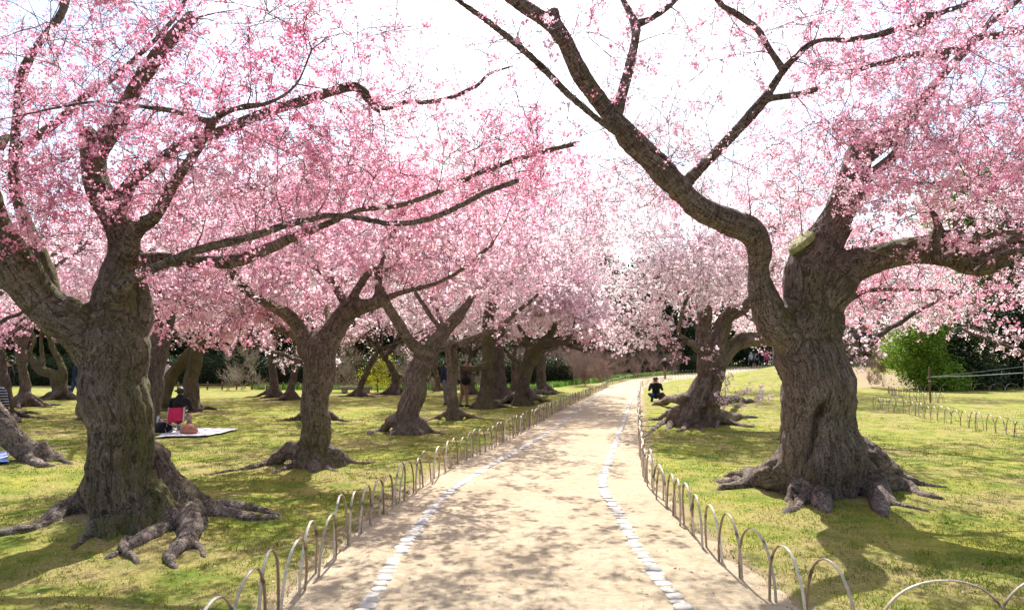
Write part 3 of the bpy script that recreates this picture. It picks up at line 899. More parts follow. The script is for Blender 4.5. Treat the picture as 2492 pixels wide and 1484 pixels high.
class Grower:
    """thin branches that reach out from the limbs into given volumes"""
    def __init__(self, strands, seed=0, rmax=0.14):
        self.P = []; self.D = []; self.R = []
        self.r = np.random.RandomState(seed)
        for P, R, k in strands:
            if k != 'limb': continue
            p, r = resample(P, R, 0.15)
            t = np.gradient(p, axis=0); t /= np.linalg.norm(t, axis=1)[:, None] + 1e-9
            n0 = max(1, int(len(p) * 0.12)); s = slice(n0, None)
            self.P.append(p[s]); self.D.append(t[s]); self.R.append(r[s])
        self.P = np.vstack(self.P); self.D = np.vstack(self.D); self.R = np.concatenate(self.R)
        self.paths = []; self.new0 = len(self.P)
    def grow(self, A, droop=0.0, kink=0.10, rmin=0.0035, batch=12):
        A = np.asarray(A)
        d = np.array([np.linalg.norm(self.P - a, axis=1).min() for a in A])
        A = A[np.argsort(d + self.r.uniform(0, .4, len(A)))]
        for a in A:
            rel = a - self.P; d = np.linalg.norm(rel, axis=1) + 1e-6
            c = (rel * self.D).sum(1) / d
            cost = d * (1 + 0.55 * (1 - c)) 
            j = int(cost.argmin()); D = d[j]
            if D < 0.12: continue
            p0 = self.P[j]; t0 = self.D[j]; dirn = rel[j] / D
            side = self.r.normal(0, 1, 3); side[2] = abs(side[2]) * .6; side /= np.linalg.norm(side)
            m0 = (0.45 * t0 + 0.5 * dirn + 0.28 * side); m0 /= np.linalg.norm(m0)
            m1 = dirn + np.array((0, 0, -droop)) + 0.2 * side
            n = max(3, int(D / 0.17) + 1)
            t = np.linspace(0, 1, n)[:, None]
            h = (2 * t ** 3 - 3 * t ** 2 + 1) * p0 + (t ** 3 - 2 * t ** 2 + t) * m0 * D + (-2 * t ** 3 + 3 * t ** 2) * a + (t ** 3 - t ** 2) * m1 * D * 0.8
            jit = self.r.normal(0, 1, (n, 3)) * (kink * D / n) * 1.1; jit[0] = 0; h = h + np.cumsum(jit, 0) * 0.5
            r0 = min(self.R[j] * 0.75, 0.005 + 0.012 * D)
            R = r0 + (rmin - r0) * t[:, 0] ** 0.8
            R = np.maximum(R, rmin)
            tn = np.gradient(h, axis=0); tn /= np.linalg.norm(tn, axis=1)[:, None] + 1e-9
            self.paths.append((h, R))
            self.P = np.vstack([self.P, h[1:]]); self.D = np.vstack([self.D, tn[1:]]); self.R = np.r_[self.R, R[1:]]
    def twigs(self, per=1.0, L=(0.10, 0.34), up=0.35):
        """short shoots all along the young wood; returns (N,3,3) points"""
        P = self.P[self.new0:]; D = self.D[self.new0:]; R = self.R[self.new0:]
        n = int(len(P) * per); j = self.r.randint(0, len(P), n)
        p = P[j]; d = D[j]
        s = self.r.normal(0, 1, (n, 3)); s -= (s * d).sum(1)[:, None] * d; s /= np.linalg.norm(s, axis=1)[:, None]
        v = s + d * self.r.uniform(0.2, 1.1, n)[:, None] + np.array((0, 0, up)); v /= np.linalg.norm(v, axis=1)[:, None]
        l = self.r.uniform(L[0], L[1], n)[:, None]
        b = self.r.normal(0, .12, (n, 3))
        return np.stack([p, p + v * l * .5 + b * l * .5, p + v * l + b * l * 1.2 + np.array((0, 0, .05)) * l], 1)
    def branch_mesh(self, tw, mat, sides=4, twr=0.0022, name='branches'):
        V = []; Q = []; n = 0
        byk = {}
        for h, R in self.paths: byk.setdefault(len(h), []).append((h, R))
        for k, l in byk.items():
            v, q, _ = tubes(np.array([a for a, _ in l]), np.array([b for _, b in l]), sides, False)
            V.append(v); Q.append(q + n); n += len(v)
        if tw is not None and len(tw):
            R = np.tile(np.array([1.0, .85, .6]) * twr, (len(tw), 1))
            v, q, _ = tubes(tw, R, 3, False); V.append(v); Q.append(q + n); n += len(v)
        return mk_mesh(name, np.vstack(V), [np.vstack(Q)], [mat], None, True)

def frames(n, r, up=0.0):
    z = r.normal(0, 1, (n, 3)); z[:, 2] += up; z /= np.linalg.norm(z, axis=1)[:, None]
    a = r.normal(0, 1, (n, 3)); x = np.cross(a, z); x /= np.linalg.norm(x, axis=1)[:, None]
    return x, np.cross(z, x), z

def flowers_full(P, size, tint, r):
    """five cupped petals each"""
    n = len(P); x, y, z = frames(n, r, -0.5)
    T = []; 
    for k in range(5):
        a = 2 * math.pi * k / 5; w = 0.62
        T += [(0, 0, -0.25), (0.62 * math.cos(a - w), 0.62 * math.sin(a - w), 0.10), (1.0 * math.cos(a), 1.0 * math.sin(a), 0.30), (0.62 * math.cos(a + w), 0.62 * math.sin(a + w), 0.10)]
    T = np.array(T); s = (size * r.uniform(.75, 1.2, n))[:, None, None]
    op = r.uniform(0.45, 1.1, n)[:, None]
    V = P[:, None] + s * (T[None, :, 0:1] * op[:, :, None] * x[:, None] + T[None, :, 1:2] * op[:, :, None] * y[:, None] + T[None, :, 2:3] * (1.9 - op[:, :, None]) * z[:, None])
    q = (np.arange(n) * 20)[:, None, None] + np.arange(20).reshape(5, 4)[None]
    t = np.repeat(tint, 20).reshape(n, 20).copy()
    t[:, ::4] -= 0.30; t += r.normal(0, .03, (n, 20))
    return V.reshape(-1, 3), q.reshape(-1, 4), t.ravel()

def flowers_lite(P, size, tint, r):
    """a cup of two bent halves"""
    n = len(P); x, y, z = frames(n, r, -0.2)
    T = np.array([(-1, 0, .25), (-.3, -.85, .1), (.75, -.65, .2), (0.1, 0, -.25), (.8, .7, .2), (-.35, .85, .1)])
    s = (size * r.uniform(.7, 1.25, n))[:, None, None]
    V = P[:, None] + s * (T[None, :, 0:1] * x[:, None] + T[None, :, 1:2] * y[:, None] + T[None, :, 2:3] * z[:, None])
    o = (np.arange(n) * 6)[:, None]
    q = np.concatenate([o + np.array([[0, 1, 2, 3]]), o + np.array([[0, 3, 4, 5]])])
    return V.reshape(-1, 3), q, np.repeat(tint, 6)

def buds(P, size, tint, r):
    n = len(P); x, y, z = frames(n, r, -1.2)
    s = size * r.uniform(.7, 1.3, n)[:, None]
    V = np.stack([P - z * 0, P + x * s * .3 + z * s * .7, P + z * s * 1.4, P - x * s * .3 + z * s * .7], 1)
    V2 = np.stack([P - z * 0, P + y * s * .3 + z * s * .7, P + z * s * 1.4, P - y * s * .3 + z * s * .7], 1)
    V = np.concatenate([V, V2]).reshape(-1, 3)
    return V, np.arange(8 * n).reshape(-1, 4), np.tile(np.repeat(tint, 4), 2)


def euler_from(zax, roll):
    """XYZ euler angles that turn +Z into the given directions, after a roll"""
    z = zax / (np.linalg.norm(zax, axis=1)[:, None] + 1e-9)
    ref = np.where(np.abs(z[:, 2:3]) > 0.9, np.array([[1.0, 0, 0]]), np.array([[0, 0, 1.0]]))
    x = np.cross(ref, z); x /= np.linalg.norm(x, axis=1)[:, None]; y = np.cross(z, x)
    c, s = np.cos(roll)[:, None], np.sin(roll)[:, None]
    x2 = x * c + y * s; y2 = -x * s + y * c
    # matrix columns x2, y2, z
    ey = -np.arcsin(np.clip(x2[:, 2], -1, 1)); ex = np.arctan2(y2[:, 2], z[:, 2]); ez = np.arctan2(x2[:, 1], x2[:, 0])
    return np.c_[ex, ey, ez]

LIB = {}
def make_lib(name, meshes):
    """a node group that sets the given pieces on the points of a mesh"""
    col = bpy.data.collections.new(name)
    for k, me in enumerate(meshes):
        o = bpy.data.objects.new('%s_%02d' % (name, k), me); col.objects.link(o)
    ng = bpy.data.node_groups.new(name, 'GeometryNodeTree')
    ng.interface.new_socket('Geometry', in_out='INPUT', socket_type='NodeSocketGeometry')
    ng.interface.new_socket('Geometry', in_out='OUTPUT', socket_type='NodeSocketGeometry')
    n = ng.nodes; l = ng.links
    gi = n.new('NodeGroupInput'); go = n.new('NodeGroupOutput'); iop = n.new('GeometryNodeInstanceOnPoints')
    ci = n.new('GeometryNodeCollectionInfo'); ci.inputs['Collection'].default_value = col
    ci.inputs['Separate Children'].default_value = True; ci.inputs['Reset Children'].default_value = True
    def na(nm, typ):
        a = n.new('GeometryNodeInputNamedAttribute'); a.data_type = typ; a.inputs['Name'].default_value = nm; return a.outputs['Attribute']
    er = n.new('FunctionNodeEulerToRotation'); l.new(na('rot', 'FLOAT_VECTOR'), er.inputs[0])
    l.new(gi.outputs[0], iop.inputs['Points']); l.new(ci.outputs[0], iop.inputs['Instance'])
    iop.inputs['Pick Instance'].default_value = True
    l.new(na('pick', 'INT'), iop.inputs['Instance Index']); l.new(er.outputs[0], iop.inputs['Rotation'])
    l.new(na('scl', 'FLOAT'), iop.inputs['Scale']); l.new(iop.outputs[0], go.inputs[0])
    LIB[name] = ng; return ng

def scatter(name, lib, P, rot, scl, pick, itint, root=None, label=None, cat=None, kind='stuff'):
    me = bpy.data.meshes.new(name); me.vertices.add(len(P)); me.vertices.foreach_set('co', np.asarray(P, np.float32).ravel())
    for k, typ, a, f in (('rot', 'FLOAT_VECTOR', rot, 'vector'), ('scl', 'FLOAT', scl, 'value'), ('pick', 'INT', pick, 'value'), ('itint', 'FLOAT', itint, 'value')):
        at = me.attributes.new(k, typ, 'POINT'); at.data.foreach_set(f, np.asarray(a, np.int32 if typ == 'INT' else np.float32).ravel())
    o = link(name, me, root, kind, label, cat)
    m = o.modifiers.new('scatter', 'NODES'); m.node_group = LIB[lib]
    return o

def spray_meshes(seed, lod, nfl, budf, size):
    """one shoot with side shoots: (wood mesh, flower mesh), about 0.4 m long, growing along +Z"""
    r = np.random.RandomState(seed)
    L = 0.42 if lod < 2 else 0.62
    z = np.linspace(0, L, 5); b = np.cumsum(r.normal(0, .018, (5, 2)), 0); b -= b[0]
    main = np.c_[b, z]; mb = MB(); tw = 0.0023 if lod == 0 else (0.0036 if lod == 1 else 0.006)
    mb.tube(main, np.linspace(1.2, .6, 5) * tw, 3, False)
    tips = [(main[-1], main[-1] - main[-2])]; spots = [main[3], main[2]]
    for k in range(r.randint(4, 7)):
        f = r.uniform(.12, .95); p = np.array([np.interp(f * L, z, main[:, c]) for c in range(3)]); a = r.uniform(0, 6.28); el = r.uniform(.25, 1.0)
        d = np.array((math.cos(a), math.sin(a), el)); d /= np.linalg.norm(d); l = r.uniform(.07, .22) * (1 if lod < 2 else 1.6) * (1.2 - .5 * f)
        q1 = p + d * l * .55 + r.normal(0, .01, 3); q2 = p + d * l + np.array((0, 0, .02)) + r.normal(0, .015, 3)
        mb.tube([p, q1, q2], np.array((.8, .65, .5)) * tw, 3, False)
        tips.append((q2, d)); spots += [q1, (q1 + q2) / 2, q2]
    wood = mb.mesh('shoot', [M_TWIG], False)
    C = np.array([t[0] for t in tips] + spots); P = []; 
    while len(P) < nfl:
        c = C[r.randint(len(C))] - (0, 0, .02); m = r.randint(3, 8)
        sp = 0.021 if lod == 0 else (0.028 if lod == 1 else 0.055)
        P += list(c + r.normal(0, sp, (m, 3)))
    P = np.array(P[:nfl]) if nfl else np.zeros((0, 3))
    V = []; Q = []; T = []; nn = 0
    isb = r.rand(len(P)) < budf; t0 = r.normal(0, .10, len(P))
    for fu, sel, sz, off in ((flowers_full if lod == 0 else flowers_lite, ~isb, size, 0), (buds, isb, size * .85, -.26)):
        if sel.sum() == 0: continue
        v, q, tn = fu(P[sel], sz, t0[sel] + off, r); V.append(v); Q.append(q + nn); T.append(tn); nn += len(v)
    if lod < 2:       # bronze calyx and young leaf tips
        m = max(2, nfl // 4); k = r.randint(0, max(1, len(P)), m) if len(P) else []
        if len(P):
            v, q, tn = buds(P[k] + r.normal(0, .012, (m, 3)) + (0, 0, .012), 0.008, np.full(m, -2.0), r); V.append(v); Q.append(q + nn); T.append(tn)
    fl = mk_mesh('flowers', np.vstack(V), [np.vstack(Q)], [M_BLOS], None, False, {'tint': np.concatenate(T)})
    return wood, fl
for lod, sz, dn in ((0, 0.0205, 28), (1, 0.026, 28), (2, 0.048, 20)):
    W_ = []; F_ = []
    for k in range(12):
        nf = dn + (k % 3) * 5 if k < 4 else (dn // 2 if k < 8 else dn // 3 + 2)
        bf = 0.15 if k < 4 else (0.35 if k < 8 else 0.85)
        a, b = spray_meshes(100 * lod + k, lod, nf, bf, sz if k < 8 else sz * 0.8); W_.append(a); F_.append(b)
    make_lib('shoots%d' % lod, W_); make_lib('flowers%d' % lod, F_)

def puff_mesh(seed):
    """a full round bunch of open flowers"""
    r = np.random.RandomState(seed); n = 16 + seed % 4 * 3
    q = r.normal(0, 1, (n, 3)); q /= np.linalg.norm(q, axis=1)[:, None]; P = q * r.uniform(.6, 1.0, (n, 1)) * (0.05, 0.05, 0.042)
    v, f, t = flowers_full(P, 0.0205, r.normal(.10, .08, n), r)
    v2, f2, t2 = buds(P[:6] * 1.25, 0.014, np.full(6, -.25), r)
    return mk_mesh('flowers', np.vstack([v, v2]), [np.vstack([f, f2 + len(v)])], [M_BLOS], None, False, {'tint': np.r_[t, t2]})
make_lib('puffs', [puff_mesh(60 + k) for k in range(6)])

def finish(root, gr, r, lod, per, mean, density=None, lmul=1.0, twsides=4, droop=0.0):
    P = gr.P[gr.new0:]; D = gr.D[gr.new0:]
    n = int(len(P) * per); j = r.randint(0, len(P), n); p = P[j] + D[j] * r.uniform(-.08, .08, n)[:, None]; d = D[j]
    s = r.normal(0, 1, (n, 3)); s -= (s * d).sum(1)[:, None] * d; s /= np.linalg.norm(s, axis=1)[:, None]
    v = s + d * r.uniform(0.3, 1.6, n)[:, None] + np.array((0, 0, 0.3 - droop)); 
    lk = np.where(gr.R[:gr.new0] < 0.085)[0]
    if lod < 2 and len(lk):      # shoots straight out of the older wood
        m = int(len(lk) * 1.3); q = lk[r.randint(0, len(lk), m)]; s2 = r.normal(0, 1, (m, 3)); s2 -= (s2 * gr.D[q]).sum(1)[:, None] * gr.D[q]; s2 /= np.linalg.norm(s2, axis=1)[:, None]
        p = np.vstack([p, gr.P[q] + s2 * gr.R[q][:, None] * .8 + gr.D[q] * r.uniform(-.08, .08, m)[:, None]]); v = np.vstack([v, s2 + gr.D[q] * .4 + (0, 0, .3)])
    tips = np.array([h[-1] for h, R in gr.paths]); td = np.array([h[-1] - h[-2] for h, R in gr.paths]); td /= np.linalg.norm(td, axis=1)[:, None]
    p = np.vstack([p, tips]); v = np.vstack([v, td + r.normal(0, .2, td.shape)])
    den = density(p) if density is not None else np.ones(len(p))
    den = den * (1 + 0.35 * fbm(p, 0.9, 2, 5)); x = r.rand(len(p))
    cls = np.where(x < den * .62, 0, np.where(x < den * 1.0, 1, 2))       # full bloom, half open, in bud
    pick = cls * 4 + r.randint(0, 4, len(p))
    bare = (cls == 2) & (r.rand(len(p)) < 0.35)
    rot = euler_from(v, r.uniform(0, 6.28, len(p))); scl = r.uniform(.6, 1.15, len(p)) * lmul
    it = mean + 0.22 * fbm(p, 0.8, 2, 31) + r.normal(0, .07, len(p))
    link('branches', gr.branch_mesh(None, M_TWIG, twsides), root, 'stuff')
    scatter('shoots', 'shoots%d' % lod, p, rot, scl, pick, it, root)
    k = ~bare
    if lod == 0:
        q = np.where((cls == 0) & (r.rand(len(p)) < .38))[0]; q = np.repeat(q, r.randint(1, 4, len(q)))
        vn = v[q] / np.linalg.norm(v[q], axis=1)[:, None]
        pp = p[q] + vn * r.uniform(.05, .42, (len(q), 1)) * scl[q][:, None] + r.normal(0, .04, (len(q), 3))
        scatter('blossom_bunches', 'puffs', pp, r.uniform(0, 6.28, (len(q), 3)), r.uniform(.65, 1.15, len(q)), r.randint(0, 6, len(q)), it[q] + .06, root)
    scatter('blossoms', 'flowers%d' % lod, p[k], rot[k], scl[k], pick[k], it[k], root)

def blob(u, v, ru, rv, d, rd, n, r):
    """n points spread through a cloud of crown, placed in the world"""
    c, t = W(u, v, d); q = r.normal(0, 1, (n, 3)); q /= np.linalg.norm(q, axis=1)[:, None]; q *= r.rand(n)[:, None] ** (1 / 3)
    return c + q * np.array((ru / F * t, rd, rv / F * t))
def cloud(c, rad, n, r, shell=0.5, zmin=None):
    q = r.normal(0, 1, (n, 3)); q /= np.linalg.norm(q, axis=1)[:, None]; q *= (r.rand(n)[:, None] ** (1 / 3)) * (1 - shell) + shell * r.uniform(.8, 1.05, (n, 1))
    p = np.array(c) + q * np.array(rad)
    if zmin is not None: p[:, 2] = np.maximum(p[:, 2], zmin + r.uniform(0, .3, n))
    return p
# ------------------------------------------------------------------ the two big cherry trees in front
def tree_left():
    root = thing('cherry_tree', 'big gnarled cherry tree with spreading roots, nearest the camera left of the path', 'tree')
    r = np.random.RandomState(11)
    g = G(292, 1268); base = g
    S = []
    add = lambda k, pr: S.append((pr[0], pr[1], k))
    add('trunk', strand([(322, 1330, 240), (314, 1260, 212), (302, 1190, 184), (290, 1100, 165), (288, 1000, 172), (276, 910, 168), (268, 840, 168), (262, 780, 130)], 7.12, 7.1))
    add('limb', strand([(258, 860, 130), (190, 790, 112), (120, 742, 98), (62, 682, 92), (18, 612, 88), (-18, 530, 82), (-50, 430, 76), (-70, 300, 60), (-60, 150, 44), (-20, 0, 30)], 7.1, 6.3))
    add('limb', strand([(270, 830, 130), (290, 740, 105), (298, 670, 84), (300, 600, 74), (280, 540, 70), (246, 470, 62), (228, 420, 60), (226, 380, 62), (216, 332, 46)], 7.15, 7.5))
    add('limb', strand([(226, 392, 50), (250, 350, 48), (276, 315, 46), (302, 270, 42), (328, 222, 38), (364, 162, 36), (400, 112, 36), (440, 75, 35), (468, 46, 33)], 7.5, 7.2))
    add('limb', strand([(302, 610, 50), (330, 560, 40), (372, 531, 33), (400, 492, 30), (435, 435, 30), (472, 380, 28), (506, 318, 26), (526, 290, 24), (545, 268, 22)], 7.0, 6.2))
    add('limb', strand([(520, 296, 18), (496, 292, 15), (470, 286, 14), (417, 271, 13), (358, 261, 12), (300, 250, 7), (210, 248, 6), (60, 280, 4)], 6.2, 5.7))
    add('limb', strand([(528, 292, 16), (560, 276, 14), (600, 260, 13), (664, 248, 9), (720, 205, 5), (760, 120, 4)], 6.2, 6.1))
    add('limb', strand([(290, 500, 46), (326, 436, 34), (399, 382, 30), (445, 352, 30), (490, 332, 30), (544, 318, 29), (617, 289, 27), (689, 264, 26), (744, 247, 27), (816, 221, 24), (866, 211, 24), (892, 234, 24), (920, 262, 24)], 7.4, 7.6))
    add('limb', strand([(915, 260, 18), (932, 268, 12), (1015, 247, 12), (1088, 237, 11), (1160, 207, 9), (1189, 181, 7), (1247, 160, 4)], 7.6, 7.9))
    add('limb', strand([(290, 700, 40), (330, 668, 32), (399, 638, 28), (471, 612, 27), (544, 594, 27), (617, 576, 24), (689, 553, 21), (762, 533, 19), (816, 523, 17), (880, 532, 13), (950, 545, 11), (1020, 540, 9), (1100, 512, 7), (1180, 470, 5), (1260, 440, 4)], 6.75, 6.2))
    add('limb', strand([(300, 650, 60), (345, 636, 44), (417, 634, 36), (508, 637, 34), (582, 632, 35), (635, 611, 29), (671, 598, 26), (707, 580, 23), (762, 560, 19), (818, 536, 16), (880, 510, 11), (970, 500, 9), (1060, 470, 6), (1180, 415, 5), (1300, 375, 4), (1400, 350, 3)], 7.25, 7.6))
    add('limb', strand([(120, 720, 50), (112, 660, 44), (92, 600, 40), (60, 530, 34), (38, 440, 28), (36, 345, 26), (46, 240, 26), (62, 165, 24), (105, 95, 22), (145, 40, 22), (165, -20, 20), (190, -90, 14)], 7.3, 7.9))
    add('limb', strand([(40, 360, 22), (91, 327, 24), (145, 290, 22), (189, 247, 20), (254, 203, 18), (326, 145, 15), (417, 54, 12), (470, -30, 10)], 7.8, 8.2))
    add('limb', strand([(-70, 380, 40), (-20, 362, 34), (2, 346, 30), (20, 330, 14)], 6.6, 7.2))
    add('limb', strand([(306, 830, 60), (342, 780, 52), (345, 720, 40), (335, 660, 34)], 7.2, 7.3))
    rt = [[(215, 1245, 84), (150, 1272, 58), (85, 1298, 42), (30, 1312, 36), (-40, 1322, 32)],
          [(385, 1225, 140), (440, 1262, 100), (500, 1262, 66), (560, 1262, 58), (620, 1270, 46), (675, 1268, 36)],
          [(385, 1262, 95), (400, 1300, 62), (340, 1330, 44), (300, 1345, 32), (262, 1362, 20)],
          [(420, 1250, 110), (455, 1295, 74), (440, 1335, 52), (410, 1362, 34), (428, 1384, 20)],
          [(430, 1262, 90), (490, 1240, 50), (560, 1238, 42), (640, 1250, 28), (682, 1262, 16)],
          [(300, 1338, 26), (318, 1368, 18), (330, 1378, 12)], [(440, 1320, 34), (480, 1336, 24), (496, 1356, 12)],
          [(250, 1300, 50), (215, 1322, 24), (180, 1345, 12)], [(240, 1240, 60), (200, 1228, 30), (150, 1226, 14)]]
    for k, p in enumerate(rt):
        b = base if k < 5 or k > 6 else (G(p[0][0], p[0][1]) * (1, 1, 0) + (0, 0.12, 0))
        S.append((*root_strand(p, b, 0.30 if k not in (5, 6) else -0.02), 'root'))
    L = lambda pts, d: np.array([W(u, v, d)[0] for u, v in pts])
    gv = [(L([(338, 880), (345, 960), (350, 1040), (345, 1085)], 6.85), 0.045, 0.075, 0.35),
          (L([(318, 640), (338, 740), (345, 830)], 6.9), 0.035, 0.06, 0.5),
          (L([(300, 940), (318, 965), (310, 990), (298, 965)], 6.72), 0.022, 0.035, 0.3),
          (L([(250, 1190), (262, 1172), (292, 1172), (297, 1210)], 6.6), 0.012, 0.035, 0.1),
          (L([(250, 1190), (236, 1240), (222, 1280)], 6.6), 0.014, 0.03, 0.1),
          (L([(310, 1070), (300, 1120), (285, 1160)], 6.62), 0.03, 0.035, 0.1),
          (L([(215, 1262), (200, 1300)], 6.7), 0.03, 0.05, 0.2)]
    bp = [(W(198, 1000, 7.05)[0], 0.09, 0.045), (W(205, 1090, 7.05)[0], 0.12, -0.03), (W(205, 1180, 7.05)[0], 0.09, 0.05), (W(272, 1065, 6.7)[0], 0.04, 0.022), (W(372, 1060, 7.0)[0], 0.06, 0.03), (W(240, 1230, 6.6)[0], 0.16, -0.03)]
    tree_body(root, S, 0.028, M_BARK, gv, bp, 3, 1.0, 0.08)
    gr = Grower(S, 5)
    A = np.vstack([blob(120, 120, 330, 210, 6.6, 1.9, 210, r), blob(620, 150, 330, 210, 7.2, 1.8, 230, r), blob(500, 430, 420, 130, 6.9, 1.7, 190, r),
                   blob(930, 380, 330, 140, 7.6, 1.5, 130, r), blob(50, 470, 150, 120, 6.4, 1.2, 70, r), blob(950, 100, 140, 150, 7.4, .9, 26, r),
                   blob(300, -420, 700, 260, 6.6, 2.0, 70, r), blob(1180, 420, 200, 60, 7.6, 1.4, 40, r), blob(1330, 400, 180, 60, 8.6, 1.2, 24, r)])
    gr.grow(A, 0.05)
    def dens(C):
        return np.clip(1.1 - 0.55 * np.clip((C[:, 2] - 3.3) / 1.6, 0, 1.6) - 0.7 * sst((C[:, 2] - 4.8) / 1.0), 0.10, 1)
    finish(root, gr, r, 0, 0.70, 0.56, dens)
    return root
tree_left()

def tree_right():
    root = thing('cherry_tree', 'largest cherry tree with a hollow split trunk, right of the path', 'tree')
    r = np.random.RandomState(12)
    S = []
    add = lambda k, pr: S.append((pr[0], pr[1], k))
    add('trunk', strand([(2010, 1270, 260), (2000, 1200, 235), (1985, 1120, 205), (1984, 1040, 190), (1982, 957, 180), (1978, 860, 172), (1972, 790, 178), (1975, 720, 150)], 8.75, 8.7))
    add('limb', strand([(1930, 850, 100), (1880, 780, 84), (1852, 710, 66), (1848, 660, 60), (1846, 612, 62), (1822, 566, 68), (1780, 545, 68), (1740, 528, 64), (1696, 503, 62), (1650, 468, 62), (1617, 437, 62), (1577, 386, 60), (1523, 326, 58), (1488, 284, 52), (1450, 232, 44), (1414, 174, 42), (1378, 109, 40), (1350, 72, 40), (1305, 38, 36), (1251, 2, 35), (1150, -60, 30), (1020, -120, 24)], 8.6, 6.6))
    add('limb', strand([(1360, 90, 36), (1350, 55, 36), (1348, 28, 30)], 6.95, 6.9))
    add('limb', strand([(1496, 292, 40), (1504, 268, 32), (1512, 225, 28), (1526, 174, 27), (1541, 110, 27), (1549, 65, 25), (1530, 22, 18), (1505, -30, 16), (1490, -120, 10)], 7.25, 7.4))
    add('limb', strand([(1549, 68, 20), (1577, 52, 15), (1606, 25, 14), (1648, -6, 13), (1720, -70, 8)], 7.4, 7.5))
    add('limb', strand([(1500, 320, 24), (1457, 292, 18), (1378, 225, 19), (1323, 167, 19), (1280, 127, 19), (1215, 76, 19), (1160, 33, 19), (1115, 0, 18), (1040, -70, 13)], 7.2, 6.4))
    add('limb', strand([(1650, 468, 44), (1678, 440, 32), (1722, 392, 28), (1776, 334, 27), (1831, 276, 28), (1858, 245, 26), (1885, 203, 22), (1912, 163, 21), (1940, 134, 20), (1965, 109, 19), (2001, 96, 13), (2066, 98, 16), (2139, 87, 18), (2212, 65, 19), (2248, 51, 26), (2302, 28, 19), (2393, -8, 16), (2480, -60, 12)], 7.9, 7.0))
    add('limb', strand([(1906, 168, 18), (1878, 120, 16), (1849, 76, 16), (1812, 47, 15), (1776, 18, 14), (1740, -8, 13), (1690, -60, 10)], 7.5, 7.3))
    add('limb', strand([(1862, 243, 22), (1885, 238, 18), (1935, 232, 17), (1985, 220, 16)], 7.6, 7.4))
    add('limb', strand([(2226, 62, 30), (2250, 48, 42), (2262, 38, 20)], 7.1, 7.1))
    add('limb', strand([(1985, 780, 150), (1978, 690, 126), (1985, 630, 104), (2012, 578, 84), (2036, 535, 74), (2056, 488, 72), (2068, 460, 74), (2082, 415, 70), (2095, 365, 60), (2082, 312, 30)], 8.7, 8.5))
    add('limb', strand([(1990, 680, 90), (1975, 632, 80), (1966, 612, 72)], 8.6, 8.55))
    add('limb', strand([(2090, 385, 56), (2139, 345, 52), (2180, 306, 46), (2215, 275, 32), (2248, 245, 30), (2284, 196, 26), (2320, 152, 23), (2357, 118, 21), (2393, 73, 18), (2447, 29, 18), (2500, -20, 14), (2560, -90, 10)], 8.5, 7.9))
    add('limb', strand([(2100, 440, 34), (2130, 415, 28), (2165, 390, 28), (2182, 368, 24), (2190, 340, 14)], 8.3, 8.3))
    add('limb', strand([(2000, 740, 120), (2045, 672, 96), (2103, 645, 78), (2175, 628, 70), (2240, 615, 76), (2278, 612, 88), (2310, 620, 78), (2352, 640, 74), (2388, 640, 70), (2429, 618, 62), (2480, 590, 56), (2560, 560, 48), (2660, 500, 36), (2740, 400, 24)], 8.6, 7.6))
    add('limb', strand([(2300, 625, 40), (2292, 600, 34), (2286, 568, 28), (2280, 535, 22), (2268, 516, 18)], 7.85, 7.75))
    add('limb', strand([(2300, 590, 30), (2318, 560, 22), (2357, 586, 20), (2395, 578, 18), (2429, 568, 18), (2492, 563, 18), (2580, 530, 14)], 7.8, 7.3))
    add('limb', strand([(2380, 660, 20), (2410, 640, 18), (2450, 620, 16), (2492, 612, 15), (2560, 600, 10)], 7.5, 7.0))
    add('limb', strand([(2030, 750, 40), (2070, 724, 20), (2121, 706, 14), (2180, 704, 12), (2260, 706, 11), (2360, 714, 9), (2470, 712, 7)], 8.9, 9.6))
    add('limb', strand([(2300, 135, 18), (2270, 131, 18), (2357, 109, 18), (2429, 91, 17), (2492, 72, 15), (2560, 40, 11)], 7.6, 7.2)[:2])
    add('limb', strand([(2300, 140, 18), (2266, 131, 18), (2175, 146, 16), (2120, 160, 14), (2094, 168, 12)], 7.6, 7.5))
    base = G(1995, 1212)
    rt = [[(1900, 1180, 84), (1850, 1185, 62), (1800, 1196, 42), (1757, 1202, 26)],
          [(1950, 1232, 66), (1935, 1252, 40), (1912, 1262, 20)],
          [(2090, 1190, 110), (2125, 1215, 64), (2140, 1250, 44), (2152, 1264, 24)],
          [(2140, 1225, 50), (2180, 1246, 22), (2245, 1254, 10)],
          [(2110, 1165, 120), (2165, 1182, 64), (2205, 1205, 50), (2255, 1222, 26), (2300, 1228, 14)],
          [(2100, 1150, 110), (2170, 1160, 46), (2235, 1180, 26), (2300, 1192, 12)],
          [(1880, 1160, 90), (1820, 1160, 36), (1770, 1166, 18)],
          [(1995, 1225, 70), (2002, 1250, 40), (2010, 1264, 18)],
          [(1800, 1192, 30), (1760, 1180, 24), (1738, 1176, 14)]]
    for k, p in enumerate(rt):
        b = base if k not in (3, 8) else (G(p[0][0], p[0][1]) * (1, 1, 0) + (-0.05, 0.1, 0))
        S.append((*root_strand(p, b, 0.42 if k not in (3, 8) else 0.0), 'root'))
    L = lambda pts, d: np.array([W(u, v, d)[0] for u, v in pts])
